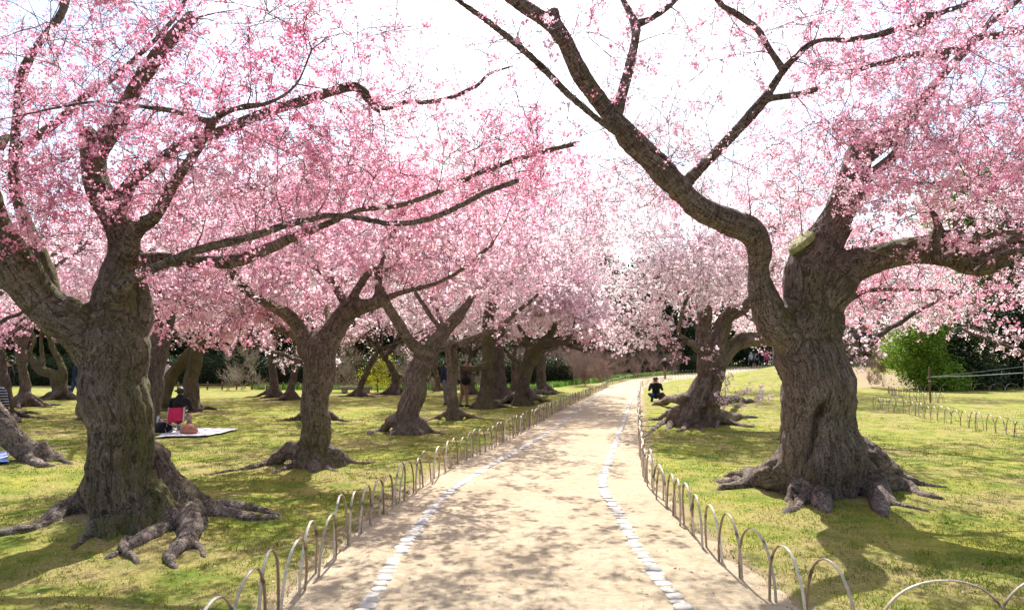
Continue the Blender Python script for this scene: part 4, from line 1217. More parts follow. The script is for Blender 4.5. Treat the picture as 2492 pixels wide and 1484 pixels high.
    gv = [(L([(2030, 930), (2004, 985), (1990, 1020), (1974, 1070), (1958, 1120), (1940, 1190)], 8.33), 0.040, 0.13, 0.5),
          (L([(1985, 975), (1992, 990)], 8.35), 0.03, 0.05, 0.3),
          (L([(1930, 1095), (1920, 1140), (1905, 1190)], 8.22), 0.19, 0.13, 1.0),
          (L([(1944, 1085), (1932, 1120)], 8.33), 0.08, 0.07, 1.0),
          (L([(2052, 1120), (2062, 1180), (2070, 1225)], 8.36), 0.06, 0.09, 0.2),
          (L([(1925, 900), (1915, 960), (1925, 1010)], 8.4), 0.014, 0.03, 0.2),
          (L([(1950, 930), (1940, 1000), (1930, 1060)], 8.38), 0.016, 0.03, 0.2),
          (L([(2040, 900), (2030, 960), (2020, 1010)], 8.38), 0.014, 0.025, 0.2)]
    bp = [(W(1945, 815, 8.35)[0], 0.05, 0.035), (W(1985, 715, 8.3)[0], 0.06, 0.02), (W(2060, 560, 8.5)[0], 0.06, 0.06), (W(2098, 500, 8.4)[0], 0.05, 0.05), (W(2300, 672, 7.8)[0], 0.06, 0.06), (W(2385, 690, 7.6)[0], 0.10, 0.06), (W(2250, 580, 7.9)[0], 0.07, 0.05)]
    tree_body(root, S, 0.028, M_BARK, gv, bp, 7, 1.0, 0.0)
    # sawn faces: one bright mossy stump, one dark healed knot
    def cut_face(name, c, nrm, rad, mat, el=1.0):
        nrm = Vector(nrm).normalized(); mb = MB(); n = 22
        th = np.arange(n) * 2 * math.pi / n; rr = rad * (1 + 0.06 * np.sin(3 * th + 1) + 0.04 * np.cos(5 * th))
        rows = [(0.0, -0.06), (1.12, -0.06), (1.06, -0.012), (0.97, 0.004), (0.86, -0.004), (0.5, 0.004), (0.0, -0.006)]
        V = np.vstack([np.c_[np.cos(th) * rr * a * el, np.sin(th) * rr * a, np.full(n, h)] for a, h in rows])
        q = [(k * n + i, k * n + (i + 1) % n, (k + 1) * n + (i + 1) % n, (k + 1) * n + i) for k in range(len(rows) - 1) for i in range(n)]
        me = mk_mesh(name, V, [np.array(q)], [mat], None, True)
        o = link(name, me, root); o.location = c; o.rotation_euler = nrm.to_track_quat('Z', 'Y').to_euler(); return o
    m_cut = simple('mossy_cut_wood', (0.27, 0.28, 0.13), 0.9, 0.5, 16)
    m_knot = simple('healed_knot_wood', (0.16, 0.085, 0.06), 0.9, 0.5, 30)
    o = cut_face('cut_stump_face', tuple(W(1947, 584, 8.48)[0]), (-0.66, -0.16, 0.72), 0.165, m_cut, 0.85); o['label'] = 'flat sawn stump face covered with pale green moss'
    o = cut_face('branch_collar', tuple(W(1809, 545, 8.0)[0]), (0.75, -0.6, 0.15), 0.085, m_knot, 0.8); o['label'] = 'round healed knot with a reddish brown hollow'
    gr = Grower(S, 6)
    A = np.vstack([blob(2290, 260, 300, 250, 7.3, 1.8, 290, r), blob(2330, 430, 260, 160, 7.2, 1.5, 120, r), blob(1760, 400, 260, 110, 8.3, 1.3, 60, r),
                   blob(1350, 170, 260, 190, 6.9, 1.0, 60, r), blob(1830, 90, 230, 120, 7.3, 1.0, 60, r), blob(2200, 710, 260, 60, 9.2, 1.3, 90, r),
                   blob(1600, 330, 160, 110, 7.7, 1.0, 60, r), blob(1540, 450, 150, 60, 8.4, 1.0, 34, r), blob(1950, 480, 200, 110, 8.8, 1.4, 70, r), blob(1900, -420, 800, 260, 7.0, 1.9, 80, r), blob(2150, 60, 280, 120, 7.2, 1.3, 90, r)])
    gr.grow(A, 0.08)
    def dens(C):
        right = sst((C[:, 0] - 2.2) / 1.2)
        return np.clip((0.32 + 0.8 * right) * np.clip(1.15 - 0.5 * np.clip((C[:, 2] - 3.9) / 1.6, 0, 1.5), 0.25, 1), 0.08, 1)
    finish(root, gr, r, 0, 0.70, 0.64, dens)
    return root
tree_right()
# ------------------------------------------------------------------ the orchard behind
def auto_limbs(fork, r0, n, reach, rise, seed, az0=None):
    r = np.random.RandomState(seed); out = []
    a0 = r.uniform(0, 6.28) if az0 is None else az0
    for k in range(n):
        a = a0 + 2 * math.pi * k / n + r.uniform(-.35, .35); L = reach * r.uniform(.7, 1.15); h = rise * r.uniform(.75, 1.25)
        P = [np.array(fork) - (0, 0, r0 * .8)]; R = [r0 * .62]; p = np.array(fork) + np.array((math.cos(a), math.sin(a), .5)) * r0 * .5
        m = 5
        for j in range(m):
            P.append(p.copy()); R.append(r0 * (0.42 - 0.34 * j / m) * (1 if k else 1.15))
            a += r.normal(0, .28); st = L / m
            p = p + np.array((math.cos(a) * st, math.sin(a) * st, h / m * r.uniform(.4, 1.6)))
        out.append((np.array(P), np.array(R)))
    return out

def mid_tree(label, strands, roots, d, cfg):
    """cfg: voxel, seed, limbs (n, reach, rise), crown list, lod, and blossom figures"""
    g = cfg.get; seed = g('seed', 1); r = np.random.RandomState(seed)
    root = thing('cherry_tree', label, 'tree')
    S = []
    for k, pr in strands: S.append((pr[0], pr[1], k))
    tP, tR = S[0][0], S[0][1]
    top = tP[-1]; rt = tR[-1]
    base = tP[0] * (1, 1, 0) + (0, 0, float(terrain(tP[0][0], tP[0][1])))
    if g('limbs'):
        n, reach, rise = g('limbs')
        for P, R in auto_limbs(top, max(rt, tR[len(tR) // 2] * .8), n, reach, rise, seed + 3, g('az')): S.append((P, R, 'limb'))
    for p in roots: S.append((*root_strand(p, base, 0.25, g('slim', 0.68)), 'root'))
    if g('rr'):
        for P, R in random_roots(base, tR[0] * .8, g('rr'), tR[0] * 3.2, seed + 9): S.append((P, R, 'root'))
    tree_body(root, S, g('voxel', 0.05), g('mat', M_BARK2), g('gv', ()), g('bp', ()), seed, 1.0, g('moss', 0.05), 5)
    gr = Grower(S, seed)
    A = [a for a in g('crown', [])]
    if g('cc'):
        c, rad, n = g('cc'); A.append(cloud((base[0] + c[0], base[1] + c[1], c[2] + base[2]), rad, n, r, 0.35, g('zmin', 2.0)))
    gr.grow(np.vstack(A), g('droop', 0.12))
    lod = g('lod', 1)
    finish(root, gr, r, g('lod', 1 if d < 24 else 2), g('per', .62), g('mean', 0.6) + .10, g('dens'), g('lmul', 1.25), 3, 0.1)
    return root

def T(pts, d0, d1=None): return ('trunk', strand(pts, d0, d1))
def Lm(pts, d0, d1=None): return ('limb', strand(pts, d0, d1))
R0 = np.random.RandomState(77)

# second on the left, with the hollow scar
mid_tree('cherry tree with a long oval scar low on its trunk, left of the path',
    [T([(762, 1165, 150), (758, 1110, 104), (758, 1054, 80), (762, 1000, 74), (768, 953, 76), (774, 900, 82), (782, 850, 84), (806, 806, 60)], 11.25, 11.3),
     Lm([(762, 850, 70), (735, 815, 44), (708, 775, 34), (671, 752, 28), (632, 728, 26), (598, 703, 24), (572, 672, 22), (552, 640, 18), (530, 600, 12)], 11.3, 10.4),
     Lm([(760, 842, 46), (728, 826, 26), (689, 803, 24), (653, 776, 22), (620, 750, 16), (580, 735, 10)], 11.5, 12.3),
     Lm([(785, 850, 80), (810, 800, 58), (840, 762, 52), (872, 744, 42), (900, 738, 34), (926, 728, 30)], 11.3, 11.1),
     Lm([(835, 765, 30), (856, 725, 24), (881, 683, 21), (898, 664, 18), (915, 654, 16)], 11.2, 11.0),
     Lm([(918, 735, 24), (922, 700, 20), (922, 668, 20), (935, 620, 12), (960, 560, 7)], 11.1, 11.3),
     Lm([(926, 730, 22), (979, 711, 16), (1051, 692, 13), (1106, 667, 12), (1135, 645, 10), (1160, 627, 8), (1200, 590, 5)], 11.1, 10.5),
     Lm([(850, 752, 30), (832, 722, 24), (798, 670, 22), (770, 645, 19), (744, 622, 16), (700, 560, 10)], 11.4, 12.3),
     Lm([(780, 830, 30), (800, 780, 18), (790, 730, 14), (795, 660, 10)], 11.9, 13.2)],
    [[(705, 1110, 60), (660, 1128, 34), (620, 1143, 26), (570, 1148, 16), (515, 1157, 10)], [(815, 1118, 56), (850, 1128, 28), (885, 1136, 18), (906, 1135, 10)],
     [(730, 1140, 40), (700, 1152, 20), (672, 1158, 12)], [(790, 1140, 44), (800, 1152, 24), (820, 1156, 12)], [(762, 1150, 50), (768, 1158, 24)]], 11.2,
    dict(voxel=0.034, seed=21, mat=M_BARK, moss=0.1,
         gv=[(np.array([W(u, v, 11.0)[0] for u, v in [(768, 975), (758, 1005), (752, 1040)]]), 0.085, 0.13, 0.95),
             (np.array([W(u, v, 11.0)[0] for u, v in [(742, 975), (735, 1020), (733, 1060)]]), 0.03, 0.04, 0.5)],
         crown=[blob(620, 600, 260, 130, 11.3, 2.2, 190, R0), blob(860, 520, 250, 120, 11.5, 2.0, 150, R0), blob(1050, 600, 160, 80, 10.8, 1.6, 70, R0), blob(520, 730, 130, 70, 11.0, 1.4, 70, R0), blob(1270, 440, 230, 70, 11.6, 1.8, 38, R0), blob(700, 760, 160, 30, 12.5, 1.2, 24, R0)],
         per=.6, mean=0.52))
# third, leaning S shaped trunk
mid_tree('leaning cherry tree with an S shaped trunk and Y fork, left of the path',
    [T([(992, 1078, 100), (986, 1033, 72), (994, 995, 60), (1003, 961, 60), (1010, 930, 60), (1022, 900, 58), (1038, 870, 50), (1044, 856, 40)], 16.7, 16.8),
     Lm([(1042, 862, 40), (1018, 850, 30), (990, 820, 28), (966, 782, 26), (945, 750, 24), (925, 700, 16), (900, 650, 10)], 16.7, 16.0),
     Lm([(1044, 862, 44), (1068, 825, 36), (1099, 790, 31), (1124, 758, 27), (1150, 720, 16), (1190, 680, 9)], 16.8, 17.4),
     Lm([(1080, 812, 20), (1064, 790, 16), (1049, 770, 15), (1034, 745, 14), (1016, 720, 12), (1000, 690, 8)], 16.9, 17.5),
     Lm([(1074, 822, 22), (1050, 816, 18), (1025, 820, 14), (1010, 832, 8)], 17.2, 18.3)],
    [[(955, 1030, 46), (930, 1046, 26), (910, 1054, 20), (894, 1062, 14)], [(1020, 1040, 52), (1045, 1054, 24), (1075, 1060, 12)], [(965, 1050, 30), (950, 1066, 14)]], 16.7,
    dict(voxel=0.045, seed=22, mat=M_BARK, moss=0.0,
         crown=[blob(980, 620, 190, 90, 16.8, 2.6, 190, R0), blob(1180, 640, 160, 80, 17, 2.5, 130, R0), blob(800, 640, 120, 80, 16.5, 2.0, 70, R0), blob(1290, 560, 160, 60, 15.5, 2.0, 34, R0)],
         per=.6, mean=0.60))
# fourth, slim trunk with black hollow
mid_tree('slim cherry tree with a black hollow high on its trunk',
    [T([(1104, 1034, 54), (1103, 1005, 38), (1101, 960, 31), (1100, 915, 30), (1098, 870, 30), (1098, 838, 30), (1104, 826, 22)], 21, 21),
     Lm([(1100, 842, 24), (1130, 830, 18), (1160, 819, 17), (1190, 806, 15), (1220, 792, 14), (1251, 762, 13), (1298, 728, 11), (1330, 690, 7)], 21, 20.4),
     Lm([(1100, 842, 20), (1080, 800, 12), (1066, 760, 10), (1040, 700, 7)], 21, 22)],
    [[(1080, 1012, 22), (1055, 1020, 12), (1030, 1028, 6)], [(1125, 1012, 24), (1150, 1018, 16), (1182, 1022, 10)]], 21,
    dict(voxel=0.04, seed=23, mat=M_BARK, gv=[(np.array([W(u, v, 20.85)[0] for u, v in [(1106, 848), (1106, 880)]]), 0.09, 0.13, 0.0), (np.array([W(u, v, 20.8)[0] for u, v in [(1110, 910), (1112, 1000)]]), 0.05, 0.05, 0.3)],
         crown=[blob(1230, 680, 150, 60, 20.5, 2.6, 120, R0), blob(1080, 650, 150, 70, 21.5, 2.6, 120, R0), blob(1200, 510, 170, 80, 21, 2.4, 110, R0)], mean=0.62))
mid_tree('upright mossy cherry tree with a knobbly broken top beside the standing photographer',
    [T([(1181, 1000, 66), (1182, 965, 40), (1186, 920, 33), (1187, 870, 32), (1186, 820, 30), (1190, 770, 28), (1196, 735, 30), (1198, 716, 24)], 26.5, 26.5),
     Lm([(1188, 880, 22), (1165, 894, 17), (1140, 896, 14), (1120, 888, 8)], 26.4, 25.8)],
    [[(1160, 985, 26), (1140, 994, 14)], [(1205, 985, 30), (1225, 992, 14), (1245, 994, 8)]], 26.5,
    dict(voxel=0.05, seed=24, moss=0.25, limbs=(4, 3.2, 0.9), cc=((0, 0, 4.3), (3.6, 3.4, 1.4), 170), zmin=2.7, mean=0.66))
mid_tree('cherry tree with the broadest straight grey trunk among the far left trees',
    [T([(1222, 978, 54), (1217, 955, 42), (1214, 900, 34), (1213, 850, 33), (1214, 800, 32), (1215, 770, 28)], 33, 33)], [], 33,
    dict(voxel=0.07, seed=25, rr=5, limbs=(5, 3.6, 1.6), cc=((0, 0, 5.5), (4.2, 4, 2.6), 210), zmin=2.6, mean=0.70))
mid_tree('dark mossy cherry tree forking low, with a long root lying on the grass',
    [T([(1274, 990, 64), (1272, 960, 42), (1274, 925, 36), (1284, 890, 38), (1296, 862, 42), (1302, 846, 36)], 28, 28),
     Lm([(1300, 858, 30), (1318, 835, 26), (1340, 815, 22), (1352, 780, 16), (1362, 740, 9)], 28, 28.3),
     Lm([(1325, 835, 20), (1350, 836, 18), (1370, 832, 16), (1396, 845, 13), (1428, 856, 9)], 28, 27.2),
     Lm([(1378, 832, 12), (1392, 812, 10), (1400, 780, 7)], 27.8, 27.9),
     Lm([(1290, 860, 22), (1284, 835, 15), (1272, 810, 12), (1255, 780, 8)], 28, 28.7)],
    [[(1262, 966, 30), (1240, 972, 24), (1215, 984, 20), (1190, 992, 15), (1172, 998, 10)], [(1295, 968, 30), (1320, 974, 14), (1340, 978, 8)], [(1290, 955, 22), (1330, 955, 12), (1360, 958, 7)]], 28,
    dict(voxel=0.05, seed=26, moss=0.3, crown=[blob(1350, 720, 130, 70, 28, 3.2, 190, R0), blob(1340, 540, 190, 90, 27, 3.0, 150, R0), blob(1430, 790, 60, 40, 27, 2.5, 50, R0)], mean=0.68))
mid_tree('cherry tree with a ribbed grey trunk just behind the dark mossy forked one',
    [T([(1320, 962, 40), (1318, 945, 28), (1317, 910, 24), (1318, 870, 23), (1320, 840, 20)], 40, 40)], [], 40,
    dict(voxel=0.08, seed=27, rr=5, limbs=(5, 3.8, 1.4), cc=((0, 0, 5.6), (4.4, 4, 2.8), 210), mean=0.70))

# leaning tree on the right
mid_tree('twisted cherry tree leaning right with an arching low limb and tangled roots',
    [T([(1690, 1045, 112), (1690, 1018, 96), (1697, 979, 82), (1713, 938, 74), (1734, 898, 66), (1750, 872, 60)], 18.6, 18.6),
     Lm([(1732, 892, 60), (1758, 862, 46), (1790, 838, 40), (1822, 824, 36), (1860, 823, 34), (1920, 830, 28), (1990, 800, 20)], 18.6, 19.0),
     Lm([(1720, 900, 60), (1738, 850, 46), (1756, 800, 42), (1780, 768, 38), (1812, 748, 30), (1850, 700, 18), (1880, 650, 10)], 18.5, 18.9),
     Lm([(1722, 900, 44), (1716, 850, 34), (1714, 800, 31), (1722, 770, 34), (1724, 752, 26)], 18.5, 18.3),
     Lm([(1712, 900, 32), (1702, 830, 22), (1704, 780, 26), (1704, 730, 24), (1716, 690, 16), (1724, 640, 9)], 18.9, 19.8),
     Lm([(1698, 850, 24), (1682, 838, 19), (1664, 826, 16), (1650, 808, 14), (1657, 770, 13), (1668, 735, 12), (1690, 700, 8)], 18.4, 17.8),
     Lm([(1672, 832, 10), (1650, 840, 7), (1620, 846, 6), (1600, 830, 4)], 18.3, 17.9)],
    [[(1660, 975, 44), (1634, 972, 24), (1610, 978, 22), (1588, 988, 12)], [(1650, 1010, 56), (1620, 1030, 30), (1595, 1046, 20), (1574, 1060, 12)],
     [(1670, 1020, 50), (1640, 1040, 28), (1615, 1052, 16)], [(1740, 1012, 60), (1775, 1018, 34), (1805, 1015, 22), (1840, 1018, 12)],
     [(1750, 1020, 50), (1780, 1036, 26), (1822, 1044, 20), (1832, 1040, 12)], [(1640, 1000, 36), (1605, 1018, 16), (1576, 1026, 10)],
     [(1750, 980, 50), (1790, 972, 22), (1840, 978, 12)], [(1680, 1030, 34), (1700, 1042, 16), (1712, 1052, 9)], [(1745, 1028, 34), (1740, 1046, 16)], [(1676, 1032, 40), (1662, 1050, 24), (1650, 1052, 12)]], 18.5,
    dict(voxel=0.04, seed=31, slim=0.5, mat=M_BARK, moss=0.0,
         gv=[(np.array([W(u, v, 18.25)[0] for u, v in [(1752, 880), (1735, 930), (1705, 1010)]]), 0.05, 0.09, 0.3), (np.array([W(u, v, 18.2)[0] for u, v in [(1712, 1000), (1712, 1040)]]), 0.08, 0.10, 0.2)],
         crown=[blob(1620, 690, 150, 70, 18.3, 2.6, 150, R0), blob(1640, 530, 170, 100, 18.6, 2.4, 130, R0), blob(1740, 640, 150, 75, 18.6, 2.6, 170, R0), blob(1850, 620, 110, 80, 19.5, 2.3, 80, R0), blob(1540, 800, 90, 30, 18.5, 1.6, 46, R0), blob(1790, 960, 40, 14, 17.4, .3, 7, R0)],
         per=.8, mean=0.70, droop=0.25))

# left background
mid_tree('tall cherry tree leaning right close behind the big left trunk, near the seated person',
    [T([(362, 1050, 72), (364, 1020, 56), (370, 960, 54), (380, 890, 54), (390, 830, 54), (400, 780, 50)], 17.5, 17.8),
     Lm([(398, 800, 40), (386, 730, 34), (382, 670, 34), (376, 610, 26), (372, 540, 18), (380, 440, 10)], 17.8, 18),
     Lm([(404, 800, 34), (426, 740, 26), (440, 690, 16), (470, 620, 9)], 17.8, 18.5)],
    [[(385, 1035, 24), (405, 1030, 12)]], 17.5,
    dict(voxel=0.05, seed=41, rr=4, limbs=(3, 3.0, 1.8), crown=[blob(420, 620, 200, 110, 17.5, 2.6, 190, R0), blob(250, 660, 100, 80, 17, 2, 60, R0)], mean=0.58))
mid_tree('mossy cherry tree slanting right behind the seated person, left one of a pair',
    [T([(392, 985, 52), (398, 960, 42), (420, 915, 34), (446, 878, 32), (468, 840, 26)], 26, 26.4)], [[(370, 985, 14), (350, 990, 8)]], 26,
    dict(voxel=0.06, seed=42, moss=0.3, rr=3, limbs=(4, 3.2, 2.2), cc=((0.5, 0, 4.2), (3.6, 3.4, 1.5), 150), zmin=2.3, mean=0.56))
mid_tree('dark cherry tree rising directly behind the seated person, right one of a pair',
    [T([(458, 1000, 56), (458, 975, 44), (466, 920, 38), (476, 870, 34), (484, 820, 28), (486, 760, 24), (484, 700, 20)], 24.5, 24.8)], [[(480, 992, 18), (500, 994, 12), (522, 998, 7)], [(430, 998, 18), (380, 1003, 10)]], 24.5,
    dict(voxel=0.055, seed=43, moss=0.1, limbs=(5, 3.6, 1.8), cc=((0, 0, 4.9), (4.0, 3.8, 1.8), 190), zmin=2.6, mean=0.56))
mid_tree('short cherry tree at the left edge with several pale surface roots',
    [T([(16, 1026, 46), (18, 1000, 32), (14, 950, 27), (6, 900, 26), (0, 860, 24), (-4, 820, 22)], 22, 22)], [[(35, 1012, 20), (70, 1016, 12), (112, 1020, 7)], [(30, 1018, 20), (50, 1028, 12), (20, 1032, 8)], [(36, 1006, 16), (70, 1004, 10), (95, 1010, 7)]], 22,
    dict(voxel=0.05, seed=44, limbs=(5, 3.6, 2.6), cc=((-0.5, 0, 4.4), (4.0, 3.6, 1.7), 190), zmin=2.2, mean=0.56))
mid_tree('straight cherry tree with a flared foot near the left edge',
    [T([(62, 992, 54), (62, 970, 34), (60, 930, 26), (56, 890, 24), (52, 850, 26), (48, 820, 22)], 27.5, 27.5),
     Lm([(54, 850, 18), (72, 800, 14), (76, 760, 10), (70, 700, 6)], 27.5, 28), Lm([(50, 840, 20), (34, 790, 15), (20, 750, 11), (10, 700, 6)], 27.5, 27)], [], 27.5,
    dict(voxel=0.055, seed=45, rr=5, limbs=(3, 3.4, 2.4), cc=((0, 0, 4.6), (4.0, 3.8, 1.6), 160), zmin=2.4, mean=0.58))
mid_tree('crooked cherry tree whose low trunk arches to the left before the dark hedge',
    [T([(152, 985, 54), (150, 962, 42), (146, 930, 36), (136, 915, 30), (112, 903, 26), (90, 890, 22), (70, 860, 20)], 33, 33),
     Lm([(150, 930, 24), (156, 905, 17), (145, 880, 16), (130, 850, 16), (118, 820, 12), (90, 780, 8)], 33, 33.4), Lm([(104, 895, 14), (102, 850, 11), (100, 800, 8), (104, 740, 5)], 33, 33.5),
     Lm([(156, 935, 14), (168, 960, 13), (186, 968, 9)], 33, 32.6)], [], 33,
    dict(voxel=0.06, seed=46, moss=0.2, rr=4, limbs=(2, 2.6, 2.6), cc=((-1, 0, 4.6), (4.2, 3.8, 1.5), 150), zmin=2.6, mean=0.58))
mid_tree('cherry tree leaning out over the left edge, its swollen foot by a blue sheet',
    [T([(104, 1140, 96), (80, 1110, 76), (44, 1080, 60), (10, 1040, 58), (-34, 985, 58), (-90, 900, 52), (-130, 830, 46)], 12.1, 12.3)],
    [[(110, 1112, 46), (135, 1118, 26), (166, 1134, 14)], [(100, 1104, 46), (128, 1104, 26), (150, 1116, 16)], [(70, 1130, 46), (100, 1142, 30), (130, 1140, 18)]], 12.1,
    dict(voxel=0.04, seed=47, mat=M_BARK, moss=-0.2, limbs=(4, 3.2, 2.4), cc=((-2.2, .5, 4.4), (3.2, 3.2, 1.3), 120), zmin=2.1, mean=0.56))
for (lb, pts, dd, sd, lm, mean) in [
    ('slender straight cherry tree far back, left of the scarred trunk', [(666, 966, 44), (665, 945, 26), (662, 900, 21), (664, 850, 20), (672, 810, 16)], 35, 51, (4, 3.4, 2.0), .6),
    ('slender cherry tree far back, leaning right beside the scarred trunk', [(704, 978, 38), (704, 955, 24), (712, 920, 20), (724, 880, 18), (716, 830, 14)], 32.5, 52, (4, 3.2, 2.0), .6),
    ('dark cherry tree leaning right beside the yellow green bush and the low stone bench', [(872, 960, 30), (876, 945, 19), (892, 905, 17), (910, 870, 16), (922, 852, 13)], 36, 53, (5, 3.4, 2.2), .64),
    ('dark cherry tree bending left behind the yellow green bush', [(962, 955, 38), (962, 938, 25), (960, 915, 21), (948, 885, 18), (935, 868, 13)], 38, 54, (5, 3.2, 2.0), .66),
    ('cherry tree seen dimly between the slim hollow tree and the photographer', [(1148, 962, 34), (1146, 935, 22), (1140, 900, 18), (1146, 860, 15)], 38, 55, (5, 3.4, 1.8), .66),
    ('cherry tree far back at left with a pale stem, close before the dark hedge', [(246, 962, 30), (246, 935, 20), (240, 890, 17), (250, 850, 13)], 38, 56, (5, 3.6, 2.0), .58),
    ('small cherry tree between the dark hedge and the S shaped trunk', [(1068, 950, 26), (1066, 925, 16), (1058, 890, 14), (1064, 860, 11)], 43, 57, (5, 3.4, 1.6), .66),
    ('cherry tree with dark stem right behind the broad grey trunk', [(1252, 958, 30), (1254, 930, 20), (1250, 880, 17), (1256, 840, 14)], 41, 58, (5, 3.8, 1.6), .74)]:
    mid_tree(lb, [T(pts, dd, dd)], [], dd, dict(voxel=0.075, seed=sd, rr=4, limbs=lm, cc=((0, 0, 5.3), (4.3, 4.0, 2.5), 190), zmin=2.1, mean=mean))

# trees whose trunks the photo hides: crowns behind the two big ones, and beyond the bend
OFF = {61: (1.8, 0, 0), 66: (2.6, 0, 0), 67: (1.2, 0, 0), 63: (-1.6, 0, 0), 64: (-1.5, 0, 0), 69: (3.2, 0, 0)}
def hidden(lb, x, y, sd, mean, size, h=4.6, rad=(4.4, 4.2, 1.8), zmin=2.1, n=180, r0=.24, fork=1.5):
    g = float(terrain(x, y)); P = np.array([(x, y, g - .15), (x + .05, y, g + .4), (x + .1, y, g + 1.0), (x, y, g + fork)]); R = np.array([r0 * 1.5, r0, r0 * .9, r0 * .8])
    return mid_tree(lb, [('trunk', (P, R))], [], y, dict(voxel=0.075, seed=sd, rr=4, limbs=(5, 3.4, 2.2), cc=((OFF.get(sd, (0,))[0], 0, h), rad, n), zmin=zmin, mean=mean))
hidden('cherry tree in pale bloom behind the mossy central limb of the largest tree', 6.35, 15.5, 61, .66, .027, 5.0, (3.6, 3.4, 1.7), 3.0)
hidden('cherry tree at the right edge, blooming in front of the dark evergreens', 14.5, 18.5, 62, .62, .03, 4.9, (4.6, 3.6, 2.1), 2.9, 240)
hidden('palest cherry tree beyond the leaning one, near the path bend', 13.4, 33, 63, .70, .042, 5.2, (4.6, 4.2, 2.5), 2.2, 220)
hidden('cherry tree in pale bloom farthest along the right side of the path', 17.6, 44, 64, .70, .052, 5.8, (4.8, 4.2, 3.2), 2.4, 230)
hidden('tall pink cherry tree at the left edge above the leaning trunk', -13.2, 17.0, 65, .54, .027, 5.2, (4.2, 3.6, 1.9), 2.6)
hidden('pink cherry tree filling the gap above the seated person', -11.4, 21.5, 66, .56, .030, 5.4, (4.4, 3.4, 2.0), 2.9)
hidden('pink cherry tree rising behind the scarred trunk', -5.5, 21.0, 67, .58, .030, 5.5, (4.2, 3.4, 1.9), 3.2)
hidden('cherry tree with a wide crown over the far end of the left lawn', 0.52, 34.0, 68, .72, .044, 6.2, (4.8, 4.2, 2.9), 2.9, 230)
hidden('pale cherry tree right of the far path end, against dark evergreens', 15.2, 37, 69, .78, .046, 5.0, (4.4, 3.8, 1.8), 2.6)
# ------------------------------------------------------------------ evergreens, hedge, shrubs
M_EVER = leaf_mat('evergreen_leaves', [(0, (0.012, 0.022, 0.008)), (0.5, (0.030, 0.055, 0.016)), (0.85, (0.065, 0.10, 0.025)), (1, (0.12, 0.16, 0.035))], 0.2, 1)
M_BRIGHT = leaf_mat('bright_leaves', [(0, (0.06, 0.12, 0.012)), (0.5, (0.20, 0.34, 0.03)), (1, (0.40, 0.52, 0.07))], 0.45, 1)  # bush: sunlit side put into the leaf colour; tall tree: its own yellow green
M_YEL = leaf_mat('yellow_leaves', [(0, (0.20, 0.22, 0.02)), (0.5, (0.42, 0.42, 0.04)), (1, (0.60, 0.56, 0.10))], 0.5)
M_STRIP = leaf_mat('daffodil_leaves', [(0, (0.04, 0.12, 0.015)), (0.6, (0.10, 0.26, 0.03)), (0.93, (0.22, 0.38, 0.06)), (1, (0.7, 0.7, 0.4))], 0.4)
M_BARE = simple('bare_shrub_twigs', (0.30, 0.20, 0.17), 0.85, 0.35, 8)
M_BARE2 = simple('grey_shrub_twigs', (0.30, 0.25, 0.20), 0.85, 0.35, 8)
M_POST = simple('brown_wood', (0.15, 0.085, 0.055), 0.8, 0.3, 14)

def leaf_clump(seed, n, rad, leaf, mat, flat=0.8):
    r = np.random.RandomState(seed)
    P = r.normal(0, 1, (n, 3)) * np.array((rad, rad, rad * flat)) * .5
    x, y, z = frames(n, r, 0.6); s = (leaf * r.uniform(.6, 1.2, n))[:, None]
    V = np.stack([P - x * s, P + y * s * .45 + z * s * .1, P + x * s, P - y * s * .45 + z * s * .1], 1)
    t = np.clip(r.beta(2, 2.6, n) + 0.15 * P[:, 2] / rad, 0, 1)
    return mk_mesh('leaves', V.reshape(-1, 3), [np.arange(4 * n).reshape(n, 4)], [mat], None, False, {'tint': np.repeat(t, 4)})
make_lib('evergreen', [leaf_clump(300 + k, 70, 0.9, 0.13, M_EVER) for k in range(5)])
make_lib('bright', [leaf_clump(310 + k, 70, 0.6, 0.09, M_BRIGHT) for k in range(5)])
make_lib('hedge', [leaf_clump(320 + k, 60, 0.5, 0.07, M_EVER, 1.0) for k in range(5)])
make_lib('yellow', [leaf_clump(330 + k, 40, 0.5, 0.06, M_YEL) for k in range(5)])
def strip_clump(seed):
    r = np.random.RandomState(seed); n = 26; P = np.c_[r.normal(0, .16, (n, 2)), np.zeros(n)]
    a = r.uniform(0, 6.28, n); w = np.c_[np.cos(a), np.sin(a), 0 * a] * .012; h = np.c_[r.normal(0, .07, (n, 2)), r.uniform(.2, .42, n)]
    V = np.stack([P - w, P + w, P + h * .6 + w, P + h], 1)
    return mk_mesh('leaves', V.reshape(-1, 3), [np.arange(4 * n).reshape(n, 4)], [M_STRIP], None, False, {'tint': np.repeat(r.rand(n), 4)})
make_lib('strip', [strip_clump(340 + k) for k in range(5)])
def twig_fan(seed, mat, L=0.9):
    r = np.random.RandomState(seed); mb = MB()
    for k in range(12):
        d = np.array((r.normal(0, .45), r.normal(0, .45), 1.0)); d /= np.linalg.norm(d); l = L * r.uniform(.5, 1.1)
        s = r.normal(0, .08, 3); s[2] = 0
        a = s; b = a + d * l * .5 + r.normal(0, .05, 3); c = b + d * l * .5 + r.normal(0, .08, 3)
        mb.tube([a, b, c], (.011, .007, .004), 3, False)
        for j in range(4):
            q = a + (c - a) * r.uniform(.3, .95); e = q + (d + r.normal(0, .6, 3)) * .18; mb.tube([q, (q + e) / 2 + r.normal(0, .01, 3), e], (.005, .004, .003), 3, False)
    return mb.mesh('twigs', [mat])
make_lib('bare', [twig_fan(350 + k, M_BARE) for k in range(5)])
make_lib('bare_grey', [twig_fan(360 + k, M_BARE2) for k in range(5)])

